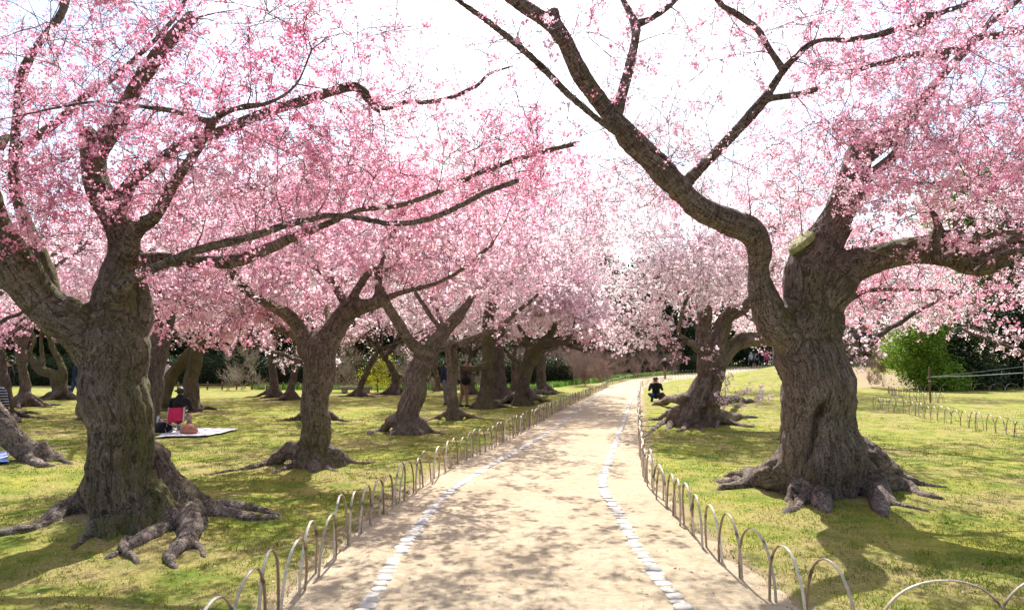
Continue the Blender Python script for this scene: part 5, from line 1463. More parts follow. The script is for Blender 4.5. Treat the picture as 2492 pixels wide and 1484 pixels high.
def trunk_mesh(h, r0, seed, mat):
    r = np.random.RandomState(seed); z = np.linspace(-.3, h, 8)
    P = np.c_[np.cumsum(r.normal(0, .08, 8)), np.cumsum(r.normal(0, .08, 8)), z]; P[:, :2] -= P[0, :2]
    R = r0 * (1 - .75 * (z / h).clip(0, 1)); R[0] *= 1.3
    p, q = resample(P, R, .4); v, f, t = tubes(p[None], q[None], 8)
    n = len(v); return mk_mesh('trunk', v, [f, t], [mat], None, True, {'bp': v, 'moss': np.full(n, .3), 'cav': np.zeros(n)})

def bushy(name, label, cat, x, y, h, rad, lib, n, z0=0.3, seed=1, trunk=0.0, scl=1.0, lobes=7, crown='crown'):
    """a plant whose leaves fill several uneven lobes"""
    r = np.random.RandomState(seed); g = float(terrain(x, y)); root = thing(name, label, cat, (x, y, g))
    if trunk: link('trunk', trunk_mesh(h * .8, trunk, seed, M_BARK2), root)
    c = []
    for k in range(lobes):
        f = (k + .5) / lobes; zz = z0 + (h - z0) * f; rr = rad * math.sin(math.pi * min(.95, .18 + .75 * f)) ** .7
        a = r.uniform(0, 6.28); o = rr * r.uniform(.15, .5); c.append((o * math.cos(a), o * math.sin(a), zz, rr * r.uniform(.55, .8), (h - z0) / lobes * r.uniform(1.1, 1.9)))
    c = np.array(c); k = r.randint(0, len(c), n); q = r.normal(0, 1, (n, 3)); q /= np.linalg.norm(q, axis=1)[:, None]; q *= r.uniform(.65, 1.05, n)[:, None]
    P = c[k, :3] + q * np.c_[c[k, 3], c[k, 3], c[k, 4]]; P = P[P[:, 2] > z0 * .5]; n = len(P)
    scatter(crown, lib, P, np.c_[r.uniform(-.5, .5, (n, 2)), r.uniform(0, 6.28, n)], r.uniform(.7, 1.3, n) * scl, r.randint(0, 5, n), np.zeros(n), root)
    return root
X = lambda u, d: (u - 1246) / F * d
ev = [(-330, 60, 10, 'dark evergreen tree beyond the hedge, outermost at the left edge'), (-120, 56, 9, 'dark evergreen tree at the left edge behind the two near leaning trunks'), (90, 60, 10.5, 'dark evergreen tree rising behind the crooked arching cherry'),
      (290, 57, 9, 'dark evergreen tree behind the big left trunk'), (480, 61, 10, 'dark evergreen tree behind the seated person'), (640, 57, 8.5, 'dark evergreen tree just left of the scarred trunk'),
      (800, 62, 10.5, 'dark evergreen tree straight behind the scarred trunk'), (985, 60, 9, 'dark evergreen tree above the yellow green bush'), (1150, 66, 11, 'dark evergreen tree behind the standing photographer'),
      (1310, 72, 11, 'dark evergreen tree left of the far path end'), (1450, 82, 11.5, 'tall dark evergreen directly beyond the bend of the path'), (1600, 88, 12.5, 'tall dark evergreen behind the crouching photographer'),
      (1745, 92, 14, 'tall dark evergreen showing between the leaning tree and its arch'), (1880, 96, 17, 'tall dark evergreen behind the group walking on the mound'), (2060, 84, 12, 'dark evergreen rising behind the tiled roof')]
for k, (u, d, h, lb) in enumerate(ev):
    bushy('evergreen_tree', lb, 'tree', X(u, d), d, h, 4.6 if d < 70 else 6.2, 'evergreen', 520, 0.4, 400 + k, .3, 1.25 if d < 70 else 1.7, 8)
bushy('evergreen_bush', 'bright green glossy bush, sunlight in its leaf colour, left end of the right hand shrubbery', 'bush', X(2255, 44), 44, 4.6, 2.3, 'bright', 520, .1, 431, .1, .9)  # lighter leaf colour paints the sunlit left side of the shrubs
bushy('evergreen_bush', 'largest dark glossy bush behind the rope posts at right', 'bush', X(2330, 46), 46, 4.3, 2.9, 'evergreen', 420, .0, 432, .15, .75)
bushy('evergreen_bush', 'dark glossy bush cut by the right edge of the picture', 'bush', X(2475, 47), 47, 5.4, 2.6, 'evergreen', 400, .0, 433, .15, .8)
bushy('broadleaf_tree', 'tall yellow green tree far right, above the bushes', 'tree', X(2400, 58), 58, 15, 5.0, 'bright', 420, 4.5, 434, .3, 2.0, 9)
bushy('broadleaf_tree', 'tall dull green tree beyond the right edge of the bushes', 'tree', X(2560, 52), 52, 13, 5.0, 'evergreen', 420, 3, 435, .3, 1.4, 9)
bushy('yellow_bush', 'yellow green flowering bush on the far left lawn by the low stone bench', 'bush', X(925, 41), 41, 1.9, 1.15, 'yellow', 80, .15, 436, .05, .8, 5)
bushy('azalea_bush', 'orange brown low bush beside the bright green one on the bank', 'bush', X(2135, 46), 46, 1.7, .8, 'bare', 60, .0, 437, 0, .6, 4)
for k, (u, d, h, rad, lib, lb) in enumerate([(1455, 60, 2.3, 3.0, 'bare', 'pinkish brown bare shrub left of the far path end'), (1425, 50, 1.7, 1.8, 'bare', 'low brown shrub at the right end of the dark hedge'), (1530, 66, 2.7, 3.2, 'bare', 'pinkish brown bare shrub straight beyond the bend of the path'), (1380, 54, 2.0, 2.6, 'bare', 'brown bare shrub behind the leafy green strip'),
      (1610, 74, 2.8, 2.6, 'bare', 'pinkish bare shrub behind the far standing visitor'), (850, 42, 2.4, 1.8, 'bare_grey', 'grey twiggy shrub right of the scarred trunk'), (1010, 46, 2.2, 2.2, 'bare_grey', 'grey twiggy shrub behind the S shaped trunk'),
      (600, 44, 2.1, 1.8, 'bare_grey', 'thin grey shrub in front of the hedge, left of the scarred trunk'), (1150, 50, 2.2, 2.0, 'bare_grey', 'grey twiggy shrub behind the standing photographer'), (1250, 55, 2.0, 2.4, 'bare', 'brown twiggy shrub behind the broad grey trunk'),
      (2165, 60, 2.8, 1.3, 'bare', 'reddish bare shrub in front of the tiled house')]):
    bushy('bare_shrub', lb, 'shrub', X(u, d), d, h, rad, lib, 85 if lib == 'bare' else 34, .0, 440 + k, 0, .85, 4, 'twigs')

# clipped hedge along the far side of the left lawn
def hedge(x0, x1, y0, y1, h, label, seed):
    r = np.random.RandomState(seed); root = thing('hedge', label, 'hedge', (x0, y0, 0)); L = math.hypot(x1 - x0, y1 - y0); n = int(L * 26)
    t = r.rand(n); top = r.rand(n) < .35
    P = np.c_[t * (x1 - x0), t * (y1 - y0) + np.where(top, r.uniform(-.1, .8, n), r.uniform(-.2, 0, n)), np.where(top, h + r.uniform(-.12, .02, n), r.uniform(.05, h, n))]
    P[:, 2] += terrain(P[:, 0] + x0, P[:, 1] + y0)
    scatter('foliage', 'hedge', P, np.c_[r.uniform(-.4, .4, (n, 2)), r.uniform(0, 6.28, n)], r.uniform(.7, 1.1, n), r.randint(0, 5, n), np.zeros(n), root)
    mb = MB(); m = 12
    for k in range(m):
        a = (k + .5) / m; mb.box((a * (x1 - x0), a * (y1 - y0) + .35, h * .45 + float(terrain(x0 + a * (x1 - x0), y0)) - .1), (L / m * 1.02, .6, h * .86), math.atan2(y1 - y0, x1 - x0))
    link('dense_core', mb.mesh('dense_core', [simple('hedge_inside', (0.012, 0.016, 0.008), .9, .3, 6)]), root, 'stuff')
hedge(-42, 4.2, 50, 52, 1.65, 'long dark clipped hedge along the far side of the left lawn', 5)
hedge(8.5, 22, 76, 78, 1.5, 'short dark hedge beyond the end of the path', 6)

# leafy green strips
def strip(poly, width, n, label, seed):
    r = np.random.RandomState(seed); P = np.array(poly, float); s = np.r_[0, np.cumsum(np.linalg.norm(np.diff(P, axis=0), axis=1))]
    t = r.rand(n) * s[-1]; x = np.interp(t, s, P[:, 0]); y = np.interp(t, s, P[:, 1]) + r.uniform(-.5, .5, n) * width
    Q = np.c_[x, y, lawn_h(x, y)]
    scatter('leafy_groundcover', 'strip', Q, np.c_[np.zeros((n, 2)), r.uniform(0, 6.28, n)], r.uniform(.6, 1.1, n), r.randint(0, 5, n), np.zeros(n), None, label, 'groundcover')
strip([(-16, 46), (-9, 45.5), (-2, 45.5)], 1.6, 420, 'strip of fresh green daffodil leaves under the low rail fence', 3)
strip([(-2, 45), (2.2, 47), (4.3, 52), (6.4, 55), (8.4, 60), (11.6, 67), (16, 73)], 1.4, 700, 'curving strip of bright green daffodil leaves outside the bend of the path', 4)

# low rail fence
rf = thing('rail_fence', 'low brown wooden rail fence in front of the dark hedge on the left', 'fence', (-22, 45, 0))
pm = MB(); pm.tube([(0, 0, -.2), (0, 0, .5), (0, 0, .52)], (.05, .05, .03), 8); pm = pm.mesh('post', [M_POST], True)
k = 0; x = 0.0
while x < 20:
    o = link('post', pm, rf); o.location = (x, .02 * x, random.uniform(-.03, .02)); x += random.uniform(.82, .98)
    rm = None
q = MB()
for a in range(0, 20, 2):
    m = MB(); m.tube([(a, .02 * a, .36), (a + 1, .02 * a + .02, .37), (a + 2.0, .02 * a + .04, .36)], (.026, .026, .026), 6); link('rail', m.mesh('rail', [M_POST], True), rf)

# rope posts on the right lawn
def fence_post(u, d, h, label):
    g = G(u, 885 + EYE * F / d * 1.0); z = float(lawn_h(X(u, d), d)); t = thing('rope_post', label, 'post', (X(u, d), d, z))
    m = MB(); m.tube([(0, 0, -.2), (0, 0, .6), (.01, 0, h), (.01, 0, h + .02)], (.035, .035, .034, .02), 8); link('pole', m.mesh('pole', [M_POST], True), t)
    m = MB(); m.tube([(0, 0, h * .6), (.005, 0, h * .62)], (.045, .045), 8); link('rope_knot', m.mesh('rope_knot', [simple('pale_rope', (.5, .48, .42), .8)], True), t)
fence_post(2257, 30, 1.42, 'thin brown post holding a rope, nearer of two on the right lawn'); fence_post(2488, 31, 1.62, 'thin brown rope post at the right edge of the picture')
m = MB(); a, _ = W(2257, 917, 30); b, _ = W(2488, 907, 31); c = (a + b) / 2 - (0, 0, .03); m.tube([a, c, b, b + (b - c)], (.012,) * 4, 5)
tg = link('rope', m.mesh('rope', [simple('white_rope', (.62, .62, .6), .7)], True), None, None, 'white rope stretched low between the two thin posts on the right lawn', 'rope')
m = MB(); b, _ = W(2488, 892, 31); c = (a + b) / 2 - (0, 0, .02); m.tube([a, c, b, b + (b - c)], (.006,) * 4, 5)
link('rope', m.mesh('rope', [simple('grey_wire', (.4, .4, .4), .6)], True), None, None, 'thin grey line rising right above the white rope', 'rope')

# stone bench and buried stones
m_block = simple('weathered_stone', (.33, .29, .25), .9, .25, 6)
t = thing('stone_bench', 'long low grey stone bench on the far left lawn beside the yellow green bush', 'bench', (X(868, 40), 40, 0.03))
m = MB(); m.box((0, 0, .30), (1.75, .42, .13)); link('seat', m.mesh('seat', [m_block]), t)
for s in (-1, 1): m = MB(); m.box((s * .6, 0, .115), (.26, .34, .23)); link('leg', m.mesh('leg', [m_block]), t)

# timber house with tiled roofs
M_TILE = simple('dark_roof_tiles', (0.045, 0.045, 0.05), .6, .35, 9); M_WALL = simple('tan_plaster', (0.36, 0.30, 0.22), .9, .12, 3); M_BEAM = simple('dark_timber', (0.08, 0.055, 0.04), .8, .3, 6)
hx, hy = X(2115, 66), 66; hz = float(terrain(hx, hy))
h = thing('timber_house', 'old timber house with tan walls and dark tiled roofs behind the right bank', 'house', (hx, hy, hz), 0.12)
m = MB(); m.box((0, 0, 1.1), (7.6, 5, 2.3)); link('wall', m.mesh('wall', [M_WALL]), h)
for k in range(7): m = MB(); m.box((-3.72 + k * 1.24, -2.53, 1.1), (.15, .1, 2.3)); link('timber_post', m.mesh('timber_post', [M_BEAM]), h)
for xx in (-1.9, 1.9): 
    w_ = link('window', (lambda m: (m.box((xx, -2.52, 1.25), (.95, .07, .9)), m.mesh('window', [M_BEAM]))[1])(MB()), h)
    m = MB(); m.box((xx, -2.565, 1.25), (.8, .03, .74)); link('pane', m.mesh('pane', [simple('dark_glass', (.03, .035, .04), .15)]), w_)
def pitched(name, w, d, z, rise, over, off=(0, 0)):
    m = MB(); n = 26
    for s in (-1, 1):
        for k in range(n):
            x0 = -w / 2 - over + (w + 2 * over) * k / n; x1 = x0 + (w + 2 * over) / n; L = math.hypot(d / 2 + over, rise); an = math.atan2(rise, d / 2 + over)
            m.box(((x0 + x1) / 2 + off[0], s * (d / 2 + over) / 2 + off[1], z + rise / 2), ((x1 - x0) * .72, L, .10), 0, -s * an)
            m.box(((x0 + x1) / 2 + off[0] + (x1 - x0) / 2, s * (d / 2 + over) / 2 + off[1], z + rise / 2 - .035), ((x1 - x0) * .5, L, .06), 0, -s * an)
    m.tube([(-w / 2 - over - .1 + off[0], off[1], z + rise + .08), (off[0], off[1], z + rise + .05), (w / 2 + over + .1 + off[0], off[1], z + rise + .08)], (.16, .14, .16), 8)
    return link(name, m.mesh(name, [M_TILE]), h, 'stuff')
pitched('lower_roof', 7.6, 5, 2.2, .95, .9); m = MB(); m.box((.4, 0, 3.1), (4.2, 2.6, 1.5)); link('gable_wall', m.mesh('gable_wall', [M_WALL]), h)
pitched('upper_roof', 4.2, 2.6, 3.8, 1.25, .8, (.4, 0))
pf = thing('picket_fence', 'grey wooden picket fence on top of the bank in front of the tiled house', 'fence', (X(2065, 58), 58, float(terrain(X(2065, 58), 58))))
pk = MB(); pk.box((0, 0, .30), (.08, .03, .72)); pk = pk.mesh('picket', [simple('grey_fence_wood', (.27, .24, .22), .9)])
for k in range(26): o = link('picket', pk, pf); o.location = (-.9 + k * .2, random.uniform(-.01, .01), random.uniform(-.02, .02))
for z in (.18, .48): m = MB(); m.box((1.6, .035, z), (5.3, .035, .06)); link('rail', m.mesh('rail', pk.materials[:]), pf)

# ------------------------------------------------------------------ people
M_SKIN = simple('skin', (0.50, 0.30, 0.22), .6, .08, 20)
def cloth(name, col): return simple(name, col, .9, .18, 14)
def person(label, loc, rz, parts, voxel, mats, hair=None, face=1.0, scale=1.0, hat=None):
    """parts: name -> list of (points, radii); one continuous skinned body with clothing as its materials"""
    root = thing('person', label, 'person', loc, rz); root.scale = (scale,) * 3
    S = []; M = []
    for mname, segs in parts:
        for P, R in segs: S.append((np.array(P, float), np.array(R, float), 'limb')); M.append(mname)
    V, Nn, Q = fuse(S, voxel, 1)
    I, bp, _, _ = nearest_strand(V, S, 0.02)
    names = list(mats); mi = np.array([names.index(m) for m in M])[I][Q[:, 0]]
    V = V + Nn * (0.006 * fbm(V, 9, 2, 3))[:, None] * np.array([0 if m in ('skin',) else 1 for m in M])[I][:, None]
    link('body', mk_mesh('body', V, [Q], [mats[n] for n in names], mi, True), root)
    for nm, P, R, mat in (hair or []):
        m = MB(); m.ball(P, R, 14, 10); link(nm, m.mesh(nm, [mat], True), root)
    return root
def fingers(w, d, side, n=4, L=.075):
    """four fingers and a thumb from a wrist point, slightly curled"""
    w = np.array(w, float); d = np.array(d, float); d /= np.linalg.norm(d); side = np.array(side, float); side /= np.linalg.norm(side); up = np.cross(d, side); out = [([w, w + d * .05], [.03, .036])]
    for k in range(n):
        o = side * (k - 1.5) * .021; l = L * (1, 1.12, 1.05, .85)[k]; b = w + d * .07 + o
        out.append(([b, b + d * l * .55 - up * .008, b + d * l - up * .03], [.012, .0105, .009]))
    out.append(([w + d * .03 + side * -.03, w + d * .06 + side * -.055, w + d * .095 + side * -.06 - up * .01], [.014, .012, .010]))
    return out
def head(p, fwd, s=1.0):
    """skull, jaw, nose, ears on a neck; fwd points where the face looks"""
    p = np.array(p, float); f = np.array(fwd, float); f /= np.linalg.norm(f); r = np.cross(f, (0, 0, 1)); r /= np.linalg.norm(r); u = np.cross(r, f)
    return [([p - u * .02 * s, p + u * .045 * s - f * .01], [.092 * s, .088 * s]), ([p - u * .03 + f * .02, p - u * .085 * s + f * .035 * s], [.070 * s, .045 * s]),
            ([p + f * .085 * s + u * .01, p + f * .112 * s - u * .025], [.013, .017]), ([p + r * .085 * s, p + r * .1 * s + u * .02], [.014, .016]), ([p - r * .085 * s, p - r * .1 * s + u * .02], [.014, .016])]
M_BLACK = cloth('black_cloth', (0.012, 0.012, 0.014)); M_HAIR = simple('black_hair', (0.012, 0.010, 0.010), .45, .4, 60, .5); M_NAVY = cloth('navy_cloth', (0.02, 0.03, 0.07))
M_TAN = cloth('tan_trousers', (0.24, 0.15, 0.11)); M_BROWN = cloth('dark_red_brown_jacket', (0.085, 0.05, 0.042)); M_SHOE = simple('dark_shoes', (0.02, 0.02, 0.02), .6)
M_GREY = cloth('grey_trousers', (0.14, 0.14, 0.15)); M_LIGHT = cloth('pale_cloth', (0.48, 0.48, 0.52)); M_PINK = cloth('pink_jacket', (0.62, 0.10, 0.22)); M_DENIM = cloth('blue_denim', (0.04, 0.07, 0.16))

def stand(top, legs, h=1.7, arms='down', stride=.12, fwd=(0, 1, 0), hatc=None):
    """a standing figure at its own origin, facing +Y"""
    k = h / 1.7
    P = [(top, [([(0, 0, .93), (0, 0, 1.10), (0, .01, 1.30), (0, 0, 1.42)], [.150, .140, .165, .125]), ([(-.17, 0, 1.39), (.17, 0, 1.39)], [.075, .075])])]
    lg = []; sh = []
    for s in (-1, 1):
        lg.append(([(s * .09, 0, .92), (s * .10, s * stride * .5 + .02, .50), (s * .11, s * stride, .09)], [.105, .072, .048]))
        sh.append(([(s * .11, s * stride - .05, .045), (s * .115, s * stride + .14, .04)], [.045, .040]))
    P.append((legs, lg)); P.append(('shoe', sh))
    sk = [([(0, 0, 1.42), (0, .01, 1.50)], [.055, .052])] + head((0, .02, 1.595), fwd)
    ar = []
    if arms == 'down':
        for s in (-1, 1):
            ar.append(([(s * .19, 0, 1.38), (s * .24, -.02, 1.12), (s * .23, .07, .90)], [.062, .050, .036])); sk += fingers((s * .23, .08, .87), (0, .15, -1), (0, s, 0))
    else:      # both hands raised to the face with a camera
        for s in (-1, 1):
            ar.append(([(s * .19, 0, 1.37), (s * .25, .20, 1.22), (s * .08, .27, 1.47)], [.062, .052, .038])); sk += fingers((s * .08, .26, 1.49), (-s * .3, .1, 1), (s, -.2, 0), 4, .06)
    P.append((top, ar)); P.append(('skin', sk)); return P
MT = lambda **k: dict(dict(skin=M_SKIN, shoe=M_SHOE), **k)
def gz(x, y): return float(lawn_h(x, y)) if not (cx(C_FL, y) < x < cx(C_FR, y)) else float(terrain(x, y))

# standing photographer seen from behind and left
px, py = X(1129, 27.5), 27.5
pp = person('person in a dark red brown jacket and tan trousers photographing blossoms between two trunks', (px, py, gz(px, py)), -1.15, stand('jacket', 'trousers', 1.7, 'up', .10), .013, MT(jacket=M_BROWN, trousers=M_TAN),
            [('hair', (0, -.015, 1.635), (.105, .112, .095), M_HAIR)])
t = thing('camera', 'small black camera held at the face of the standing photographer', 'camera', (px, py, gz(px, py)), -1.15)
m = MB(); m.box((0, .30, 1.585), (.135, .06, .09)); link('camera_body', m.mesh('camera_body', [M_BLACK]), t); m = MB(); m.tube([(0, .33, 1.58), (0, .42, 1.58)], (.036, .034), 12); link('lens', m.mesh('lens', [M_BLACK], True), t)
t = thing('shoulder_bag', 'black shoulder bag on the right hip of the standing photographer', 'bag', (px, py, gz(px, py)), -1.15)
m = MB(); m.ball((.30, -.02, .97), (.12, .20, .17), 12, 8); link('pouch', m.mesh('pouch', [M_BLACK], True), t)
m = MB(); m.tube([(.31, 0, 1.10), (.21, -.12, 1.25), (-.02, -.14, 1.45), (-.17, .0, 1.475), (-.02, .17, 1.33), (.2, .15, 1.18), (.31, .05, 1.1)], (.016,) * 7, 6); link('strap', m.mesh('strap', [M_BLACK], True), t)
px, py = X(1089, 28.5), 28.5
person('person in a navy coat and grey trousers half hidden behind the slim hollow tree', (px, py, gz(px, py)), .4, stand('coat', 'trousers', 1.62, 'down', .10), .016, MT(coat=M_NAVY, trousers=M_GREY), [('hair', (0, -.015, 1.635), (.105, .11, .095), M_HAIR)], scale=.95)
px, py = X(409, 33), 33
person('person in a pale top and navy trousers beside the mossy slanting trunk', (px, py, gz(px, py)), .9, stand('top', 'trousers', 1.6, 'down', .22), .02, MT(top=M_LIGHT, trousers=M_NAVY), [('hair', (0, -.015, 1.635), (.105, .11, .095), M_HAIR)])
px, py = X(190, 33), 33
person('person in dark blue trousers almost hidden by the left side of the big left trunk', (px, py, gz(px, py)), -.6, stand('top', 'trousers', 1.6, 'down', .2), .02, MT(top=M_NAVY, trousers=M_DENIM), [('hair', (0, -.015, 1.635), (.105, .11, .095), M_HAIR)])
px, py = X(28, 25), 25
person('person in a black coat behind the short tree at the left edge', (px, py, gz(px, py)), 1.9, stand('coat', 'trousers', 1.65, 'down', .1), .018, MT(coat=M_BLACK, trousers=M_BLACK), [('hair', (0, -.015, 1.635), (.105, .11, .095), M_HAIR)])
px, py = X(1617, 62), 62
person('person in black with a pale collar standing at the far bend of the path', (px, py, gz(px, py)), .3, stand('coat', 'trousers', 1.7, 'up', .1), .03, MT(coat=M_BLACK, trousers=M_TAN), [('hair', (0, -.015, 1.64), (.115, .12, .10), M_LIGHT)])
for u, dd, tp, lg, hm, lb in [(1826, 84, M_LIGHT, M_BLACK, M_LIGHT, 'person in a pale hooded jacket, leftmost of the group walking over the mound'), (1840, 85, M_LIGHT, M_BLACK, M_HAIR, 'person with a black backpack over a white jacket in the group on the mound'),
                          (1852, 86, M_BLACK, M_NAVY, M_HAIR, 'person all in black in the middle of the group on the mound'), (1864, 84, M_PINK, M_NAVY, M_PINK, 'person in a bright pink jacket and cap in the group on the mound'), (1876, 84, M_BLACK, M_LIGHT, M_LIGHT, 'person in a black top and pale trousers, rightmost of the group on the mound')]:
    px, py = X(u, dd), dd
    person(lb, (px, py, gz(px, py)), random.uniform(-.6, .6), stand('jacket', 'trousers', 1.6, 'down', .14), .035, MT(jacket=tp, trousers=lg), [('hat' if hm is not M_HAIR else 'hair', (0, -.01, 1.645), (.115, .12, .10), hm)])
    if 'backpack' in lb:
        t = thing('backpack', 'black backpack worn by the person in white on the mound', 'backpack', (px, py, gz(px, py))); m = MB(); m.ball((0, -.22, 1.22), (.16, .11, .23), 12, 8); link('pouch', m.mesh('pouch', [M_BLACK], True), t)

# crouching photographer by the right fence, facing the camera
px, py = X(1594, 31.5), 31.5
cr = [('jacket', [([(0, -.12, .26), (0, -.10, .42), (0, -.02, .60), (0, .03, .74)], [.17, .165, .175, .13]), ([(-.17, .02, .70), (.17, .02, .70)], [.08, .08]),
                  ([(-.20, .02, .69), (-.28, .20, .50), (-.08, .27, .76)], [.066, .056, .04]), ([(.20, .02, .69), (.27, .20, .48), (.08, .27, .74)], [.066, .056, .04])]),
      ('trousers', [([(-.10, -.10, .24), (-.26, .28, .33), (-.17, .02, .10)], [.12, .088, .062]), ([(.10, -.10, .24), (.25, .30, .30), (.16, .04, .10)], [.12, .088, .062])]),
      ('shoe', [([(-.17, -.02, .05), (-.19, .17, .045)], [.05, .043]), ([(.16, 0, .05), (.18, .19, .045)], [.05, .043])]),
      ('skin', [([(0, .04, .76), (0, .06, .83)], [.056, .054])] + head((0, .09, .915), (0, 1, .05)) + fingers((-.08, .27, .78), (.3, .05, 1), (-1, -.2, 0), 4, .06) + fingers((.08, .27, .76), (-.3, .05, 1), (1, -.2, 0), 4, .06))]
person('person in black crouching by the right hoop fence, hands raised to a camera', (px, py, gz(px, py)), math.pi - .25, cr, .013, MT(jacket=M_BLACK, trousers=M_DENIM), [('hair', (0, .06, .955), (.105, .108, .088), M_HAIR)])
t = thing('camera', 'black camera at the face of the crouching person by the right fence', 'camera', (px, py, gz(px, py)), math.pi - .25)
m = MB(); m.box((0, .29, .91), (.13, .05, .085)); link('camera_body', m.mesh('camera_body', [M_BLACK]), t); m = MB(); m.tube([(0, .31, .905), (0, .40, .905)], (.035, .033), 12); link('lens', m.mesh('lens', [M_BLACK], True), t)
px2, py2 = X(1611, 31.2), 31.2
t = thing('backpack', 'dark red backpack on the grass beside the crouching photographer', 'backpack', (px2, py2, gz(px2, py2)))
m = MB(); m.ball((0, 0, .17), (.13, .12, .19), 12, 8); link('pouch', m.mesh('pouch', [cloth('dark_red_bag', (.10, .02, .025))], True), t); m = MB(); m.tube([(-.05, .02, .33), (0, .02, .39), (.05, .02, .33)], (.012,) * 3, 6); link('handle', m.mesh('handle', [M_BLACK], True), t)

# picnic: seated person on a red folding chair, white sheet, bags
px, py = X(443, 16.9), 16.9; z0 = gz(px, py) + .03
SR = .12
st_ = [('jacket', [([(0, -.04, .40), (.01, -.06, .58), (.01, -.03, .80), (.01, 0, .95)], [.165, .16, .185, .13]), ([(-.18, -.01, .90), (.20, -.01, .90)], [.085, .085]),
                   ([(-.22, 0, .89), (-.28, .10, .64), (-.12, .30, .56)], [.070, .056, .040]), ([(.23, 0, .89), (.30, .06, .64), (.16, .30, .56)], [.070, .056, .040])]),
       ('trousers', [([(-.09, 0, .40), (-.13, .40, .42), (-.14, .46, .08)], [.11, .08, .05]), ([(.10, 0, .40), (.15, .40, .42), (.16, .48, .08)], [.11, .08, .05])]),
       ('shoe', [([(-.14, .44, .045), (-.14, .62, .04)], [.045, .038]), ([(.16, .46, .045), (.17, .64, .04)], [.045, .038])]),
       ('skin', [([(.01, .0, .95), (.01, .02, 1.06)], [.056, .054])] + head((.01, .04, 1.135), (.2, 1, -.25)) + fingers((-.11, .31, .56), (.5, 1, 0), (1, -.5, 0)) + fingers((.15, .31, .56), (-.5, 1, 0), (1, .5, 0)))]
person('person in a black jacket seen from behind, sitting on the red folding chair', (px, py, z0), SR, st_, .013, MT(jacket=M_BLACK, trousers=cloth('plaid_skirt', (.20, .13, .11))), [('hair', (.01, .015, 1.165), (.112, .118, .108), M_HAIR), ('bun', (-.10, -.06, 1.17), (.035, .035, .03), M_HAIR)], scale=.80)
t = thing('folding_chair', 'red folding camp chair with grey frame standing on the white picnic sheet', 'chair', (px - .12, py - .06, z0), SR + .62); t.scale = (.70, .75, .75)
M_RED = cloth('red_canvas', (.52, .025, .10)); M_FR = simple('grey_metal_tube', (.35, .36, .36), .4, .1, 20, .5, .6)
m = MB(); m.box((0, 0, .32), (.50, .44, .015)); link('seat', m.mesh('seat', [M_RED]), t)
m = MB(); V = []; n = 9
for i in range(n):
    for j in range(7):
        V.append((-.25 + .5 * i / (n - 1), -.27 - .04 * math.sin(math.pi * i / (n - 1)) - .06 * j / 6, .36 + .40 * j / 6))
m.add(V, [(i * 7 + j, (i + 1) * 7 + j, (i + 1) * 7 + j + 1, i * 7 + j + 1) for i in range(n - 1) for j in range(6)]); bk_ = m.mesh('backrest', [M_RED], True)
bo = link('backrest', bk_, t); sm = bo.modifiers.new('thickness', 'SOLIDIFY'); sm.thickness = .008
m = MB(); m.box((.215, -.345, .56), (.045, .02, .42), 0, .14); link('backrest_trim', m.mesh('backrest_trim', [simple('beige_band', (.5, .45, .36), .8)]), t)
for a, b in (((-.25, -.26, 0), (.25, -.24, .33)), ((.25, -.26, 0), (-.25, -.24, .33)), ((-.25, .24, 0), (.25, .22, .33)), ((.25, .24, 0), (-.25, .22, .33)), ((-.25, -.26, 0), (-.25, .22, .33)), ((.25, -.26, 0), (.25, .22, .33))):
    m = MB(); a = np.array(a); b = np.array(b); m.tube([a, (a + b) / 2, b], (.010,) * 3, 6); link('leg', m.mesh('leg', [M_FR], True), t)
for s in (-1, 1): m = MB(); m.tube([(s * .255, -.25, .20), (s * .255, -.28, .5), (s * .255, -.34, .78)], (.011,) * 3, 6); link('back_post', m.mesh('back_post', [M_FR], True), t)
def sheet(corners, label, mat, seed, name='picnic_sheet'):
    c = np.array([G(u, v) for u, v in corners]); n = 26; s = np.linspace(0, 1, n); A, B = np.meshgrid(s, s, indexing='ij'); A = A[..., None]; B = B[..., None]
    P = (1 - A) * (1 - B) * c[0] + A * (1 - B) * c[1] + A * B * c[2] + (1 - A) * B * c[3]; P = P.reshape(-1, 3)
    cr_ = .5 * vnoise(P, 2.2, seed) + .5 * np.abs(vnoise(P, 5, seed + 1)); P[:, 2] = lawn_h(P[:, 0], P[:, 1]) + .022 + .022 * cr_ + .012
    i = np.arange(n * n).reshape(n, n); q = np.stack([i[:-1, :-1], i[:-1, 1:], i[1:, 1:], i[1:, :-1]], -1).reshape(-1, 4)
    o = link(name, mk_mesh(name, P, [q], [mat], None, True), None, None, label, 'picnic sheet'); mo = o.modifiers.new('t', 'SOLIDIFY'); mo.thickness = .006; return o
M_SHEET = simple('white_plastic_sheet', (.68, .70, .74), .35, .06, 4, .5)
sheet([(378, 1072), (505, 1066), (580, 1048), (420, 1046)], 'white crinkled picnic sheet spread on the lawn under the red chair', M_SHEET, 3)
def blue_mat():
    m, nt, b, _ = new_mat('blue_white_sheet'); pos = N(nt, 'ShaderNodeNewGeometry').outputs['Position']
    nt.links.new(ramp(nt, noise_node(nt, pos, 5, 3), [(.44, (.05, .16, .55)), (.56, (.6, .68, .8))]), b.inputs['Base Color']); b.inputs['Roughness'].default_value = .4; return m
sheet([(-60, 1140), (22, 1135), (14, 1114), (-60, 1112)], 'blue and white picnic sheet at the left edge by the leaning trunk', blue_mat(), 5)
bx, by = X(405, 16.8), 16.8
t = thing('tote_bag', 'black tote bag standing on the white sheet left of the red chair', 'bag', (bx, by, gz(bx, by) + .04), .2)
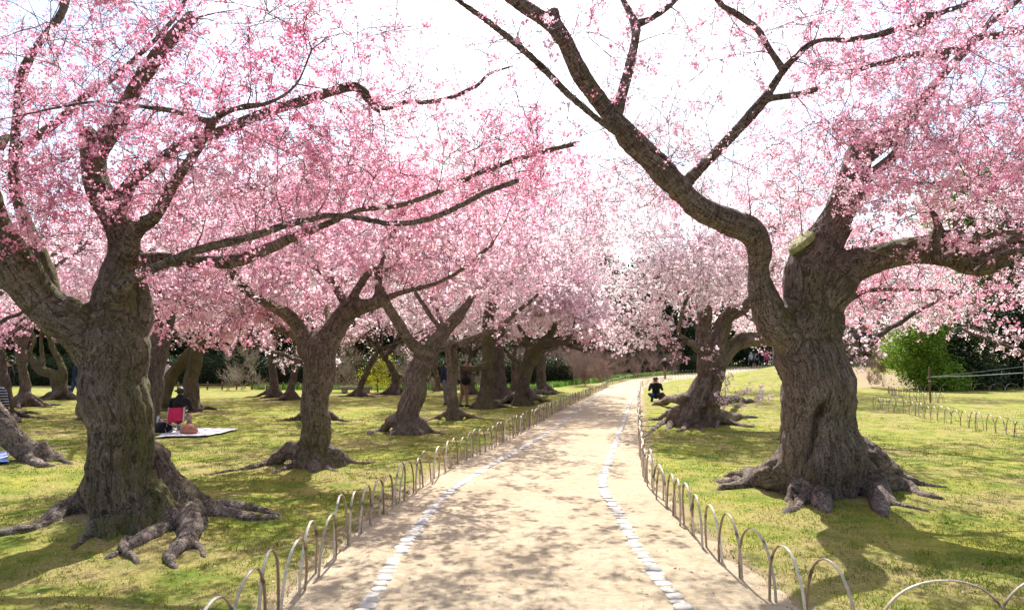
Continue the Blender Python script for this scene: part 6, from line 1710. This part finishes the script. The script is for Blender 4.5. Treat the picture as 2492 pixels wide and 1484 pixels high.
m = MB(); m.tube([(0, 0, 0), (0, 0, .02), (0, 0, .12), (0, 0, .22), (0, 0, .24)], (.16, .21, .20, .16, .10), 4); bm_ = m.mesh('pouch', [M_BLACK], True); link('pouch', bm_, t)
m = MB(); m.tube([(-.10, 0, .22), (-.07, 0, .33), (.07, 0, .33), (.10, 0, .22)], (.010,) * 4, 6); link('handle', m.mesh('handle', [M_BLACK], True), t)
t = thing('grey_pouch', 'shiny grey pouch leaning on the black tote bag', 'bag', (bx - .12, by + .12, gz(bx, by) + .04), .2); m = MB(); m.tube([(0, 0, 0), (0, 0, .05), (-.02, 0, .26), (-.06, 0, .36)], (.10, .12, .06, .02), 6); link('pouch', m.mesh('pouch', [simple('silver_cloth', (.45, .46, .48), .35)], True), t)
bx, by = X(468, 16.5), 16.5
t = thing('handbag', 'reddish brown leather handbag on the white sheet right of the chair', 'bag', (bx, by, gz(bx, by) + .05), -.2)
m = MB(); m.tube([(0, 0, 0), (0, 0, .03), (0, 0, .12), (0, 0, .19), (0, 0, .2)], (.17, .20, .15, .09, .04), 8); hb = m.mesh('pouch', [simple('red_brown_leather', (.36, .13, .085), .5, .2, 10)], True); link('pouch', hb, t)
m = MB(); m.tube([(-.08, 0, .17), (-.05, .01, .27), (.05, .01, .27), (.08, 0, .17)], (.009,) * 4, 6); link('handle', m.mesh('handle', hb.materials[:], True), t)
# person sitting at the left edge, striped navy sleeve
px, py = X(-16, 14.2), 14.2
se = [('top', [([(0, 0, .62), (0, 0, .80), (0, 0, 1.0), (0, 0, 1.12)], [.165, .16, .185, .13]), ([(-.18, 0, 1.08), (.18, 0, 1.08)], [.08, .08]), ([(.21, 0, 1.07), (.27, .04, .82), (.20, .22, .72)], [.068, .054, .04]), ([(-.21, 0, 1.07), (-.27, .04, .82), (-.15, .24, .72)], [.068, .054, .04])]),
      ('trousers', [([(-.1, 0, .60), (-.14, .40, .56), (-.14, .42, .08)], [.12, .085, .05]), ([(.1, 0, .60), (.14, .40, .56), (.15, .42, .08)], [.12, .085, .05])]), ('shoe', [([(-.14, .40, .045), (-.14, .58, .04)], [.045, .038]), ([(.15, .40, .045), (.15, .58, .04)], [.045, .038])]),
      ('skin', [([(0, 0, 1.12), (0, .02, 1.2)], [.056, .054])] + head((0, .03, 1.29), (0, 1, 0)) + fingers((.19, .24, .71), (-.4, 1, 0), (1, .4, 0)) + fingers((-.14, .26, .71), (.4, 1, 0), (1, -.4, 0)))]
def stripe_mat():
    m, nt, b, _ = new_mat('striped_knit'); tc = N(nt, 'ShaderNodeTexCoord').outputs['Object']; w = nt.nodes.new('ShaderNodeTexWave'); w.bands_direction = 'Z'; w.inputs['Scale'].default_value = 6
    nt.links.new(tc, w.inputs[0]); nt.links.new(ramp(nt, w.outputs['Fac'], [(.82, (.015, .02, .05)), (.9, (.6, .6, .62))]), b.inputs['Base Color']); b.inputs['Roughness'].default_value = .9; return m
person('person with a navy striped sleeve cut off by the left edge above the leaning trunk', (px, py, gz(px, py)), .2, se, .018, MT(top=stripe_mat(), trousers=M_DENIM), [('hair', (0, 0, 1.33), (.11, .115, .10), M_HAIR)])
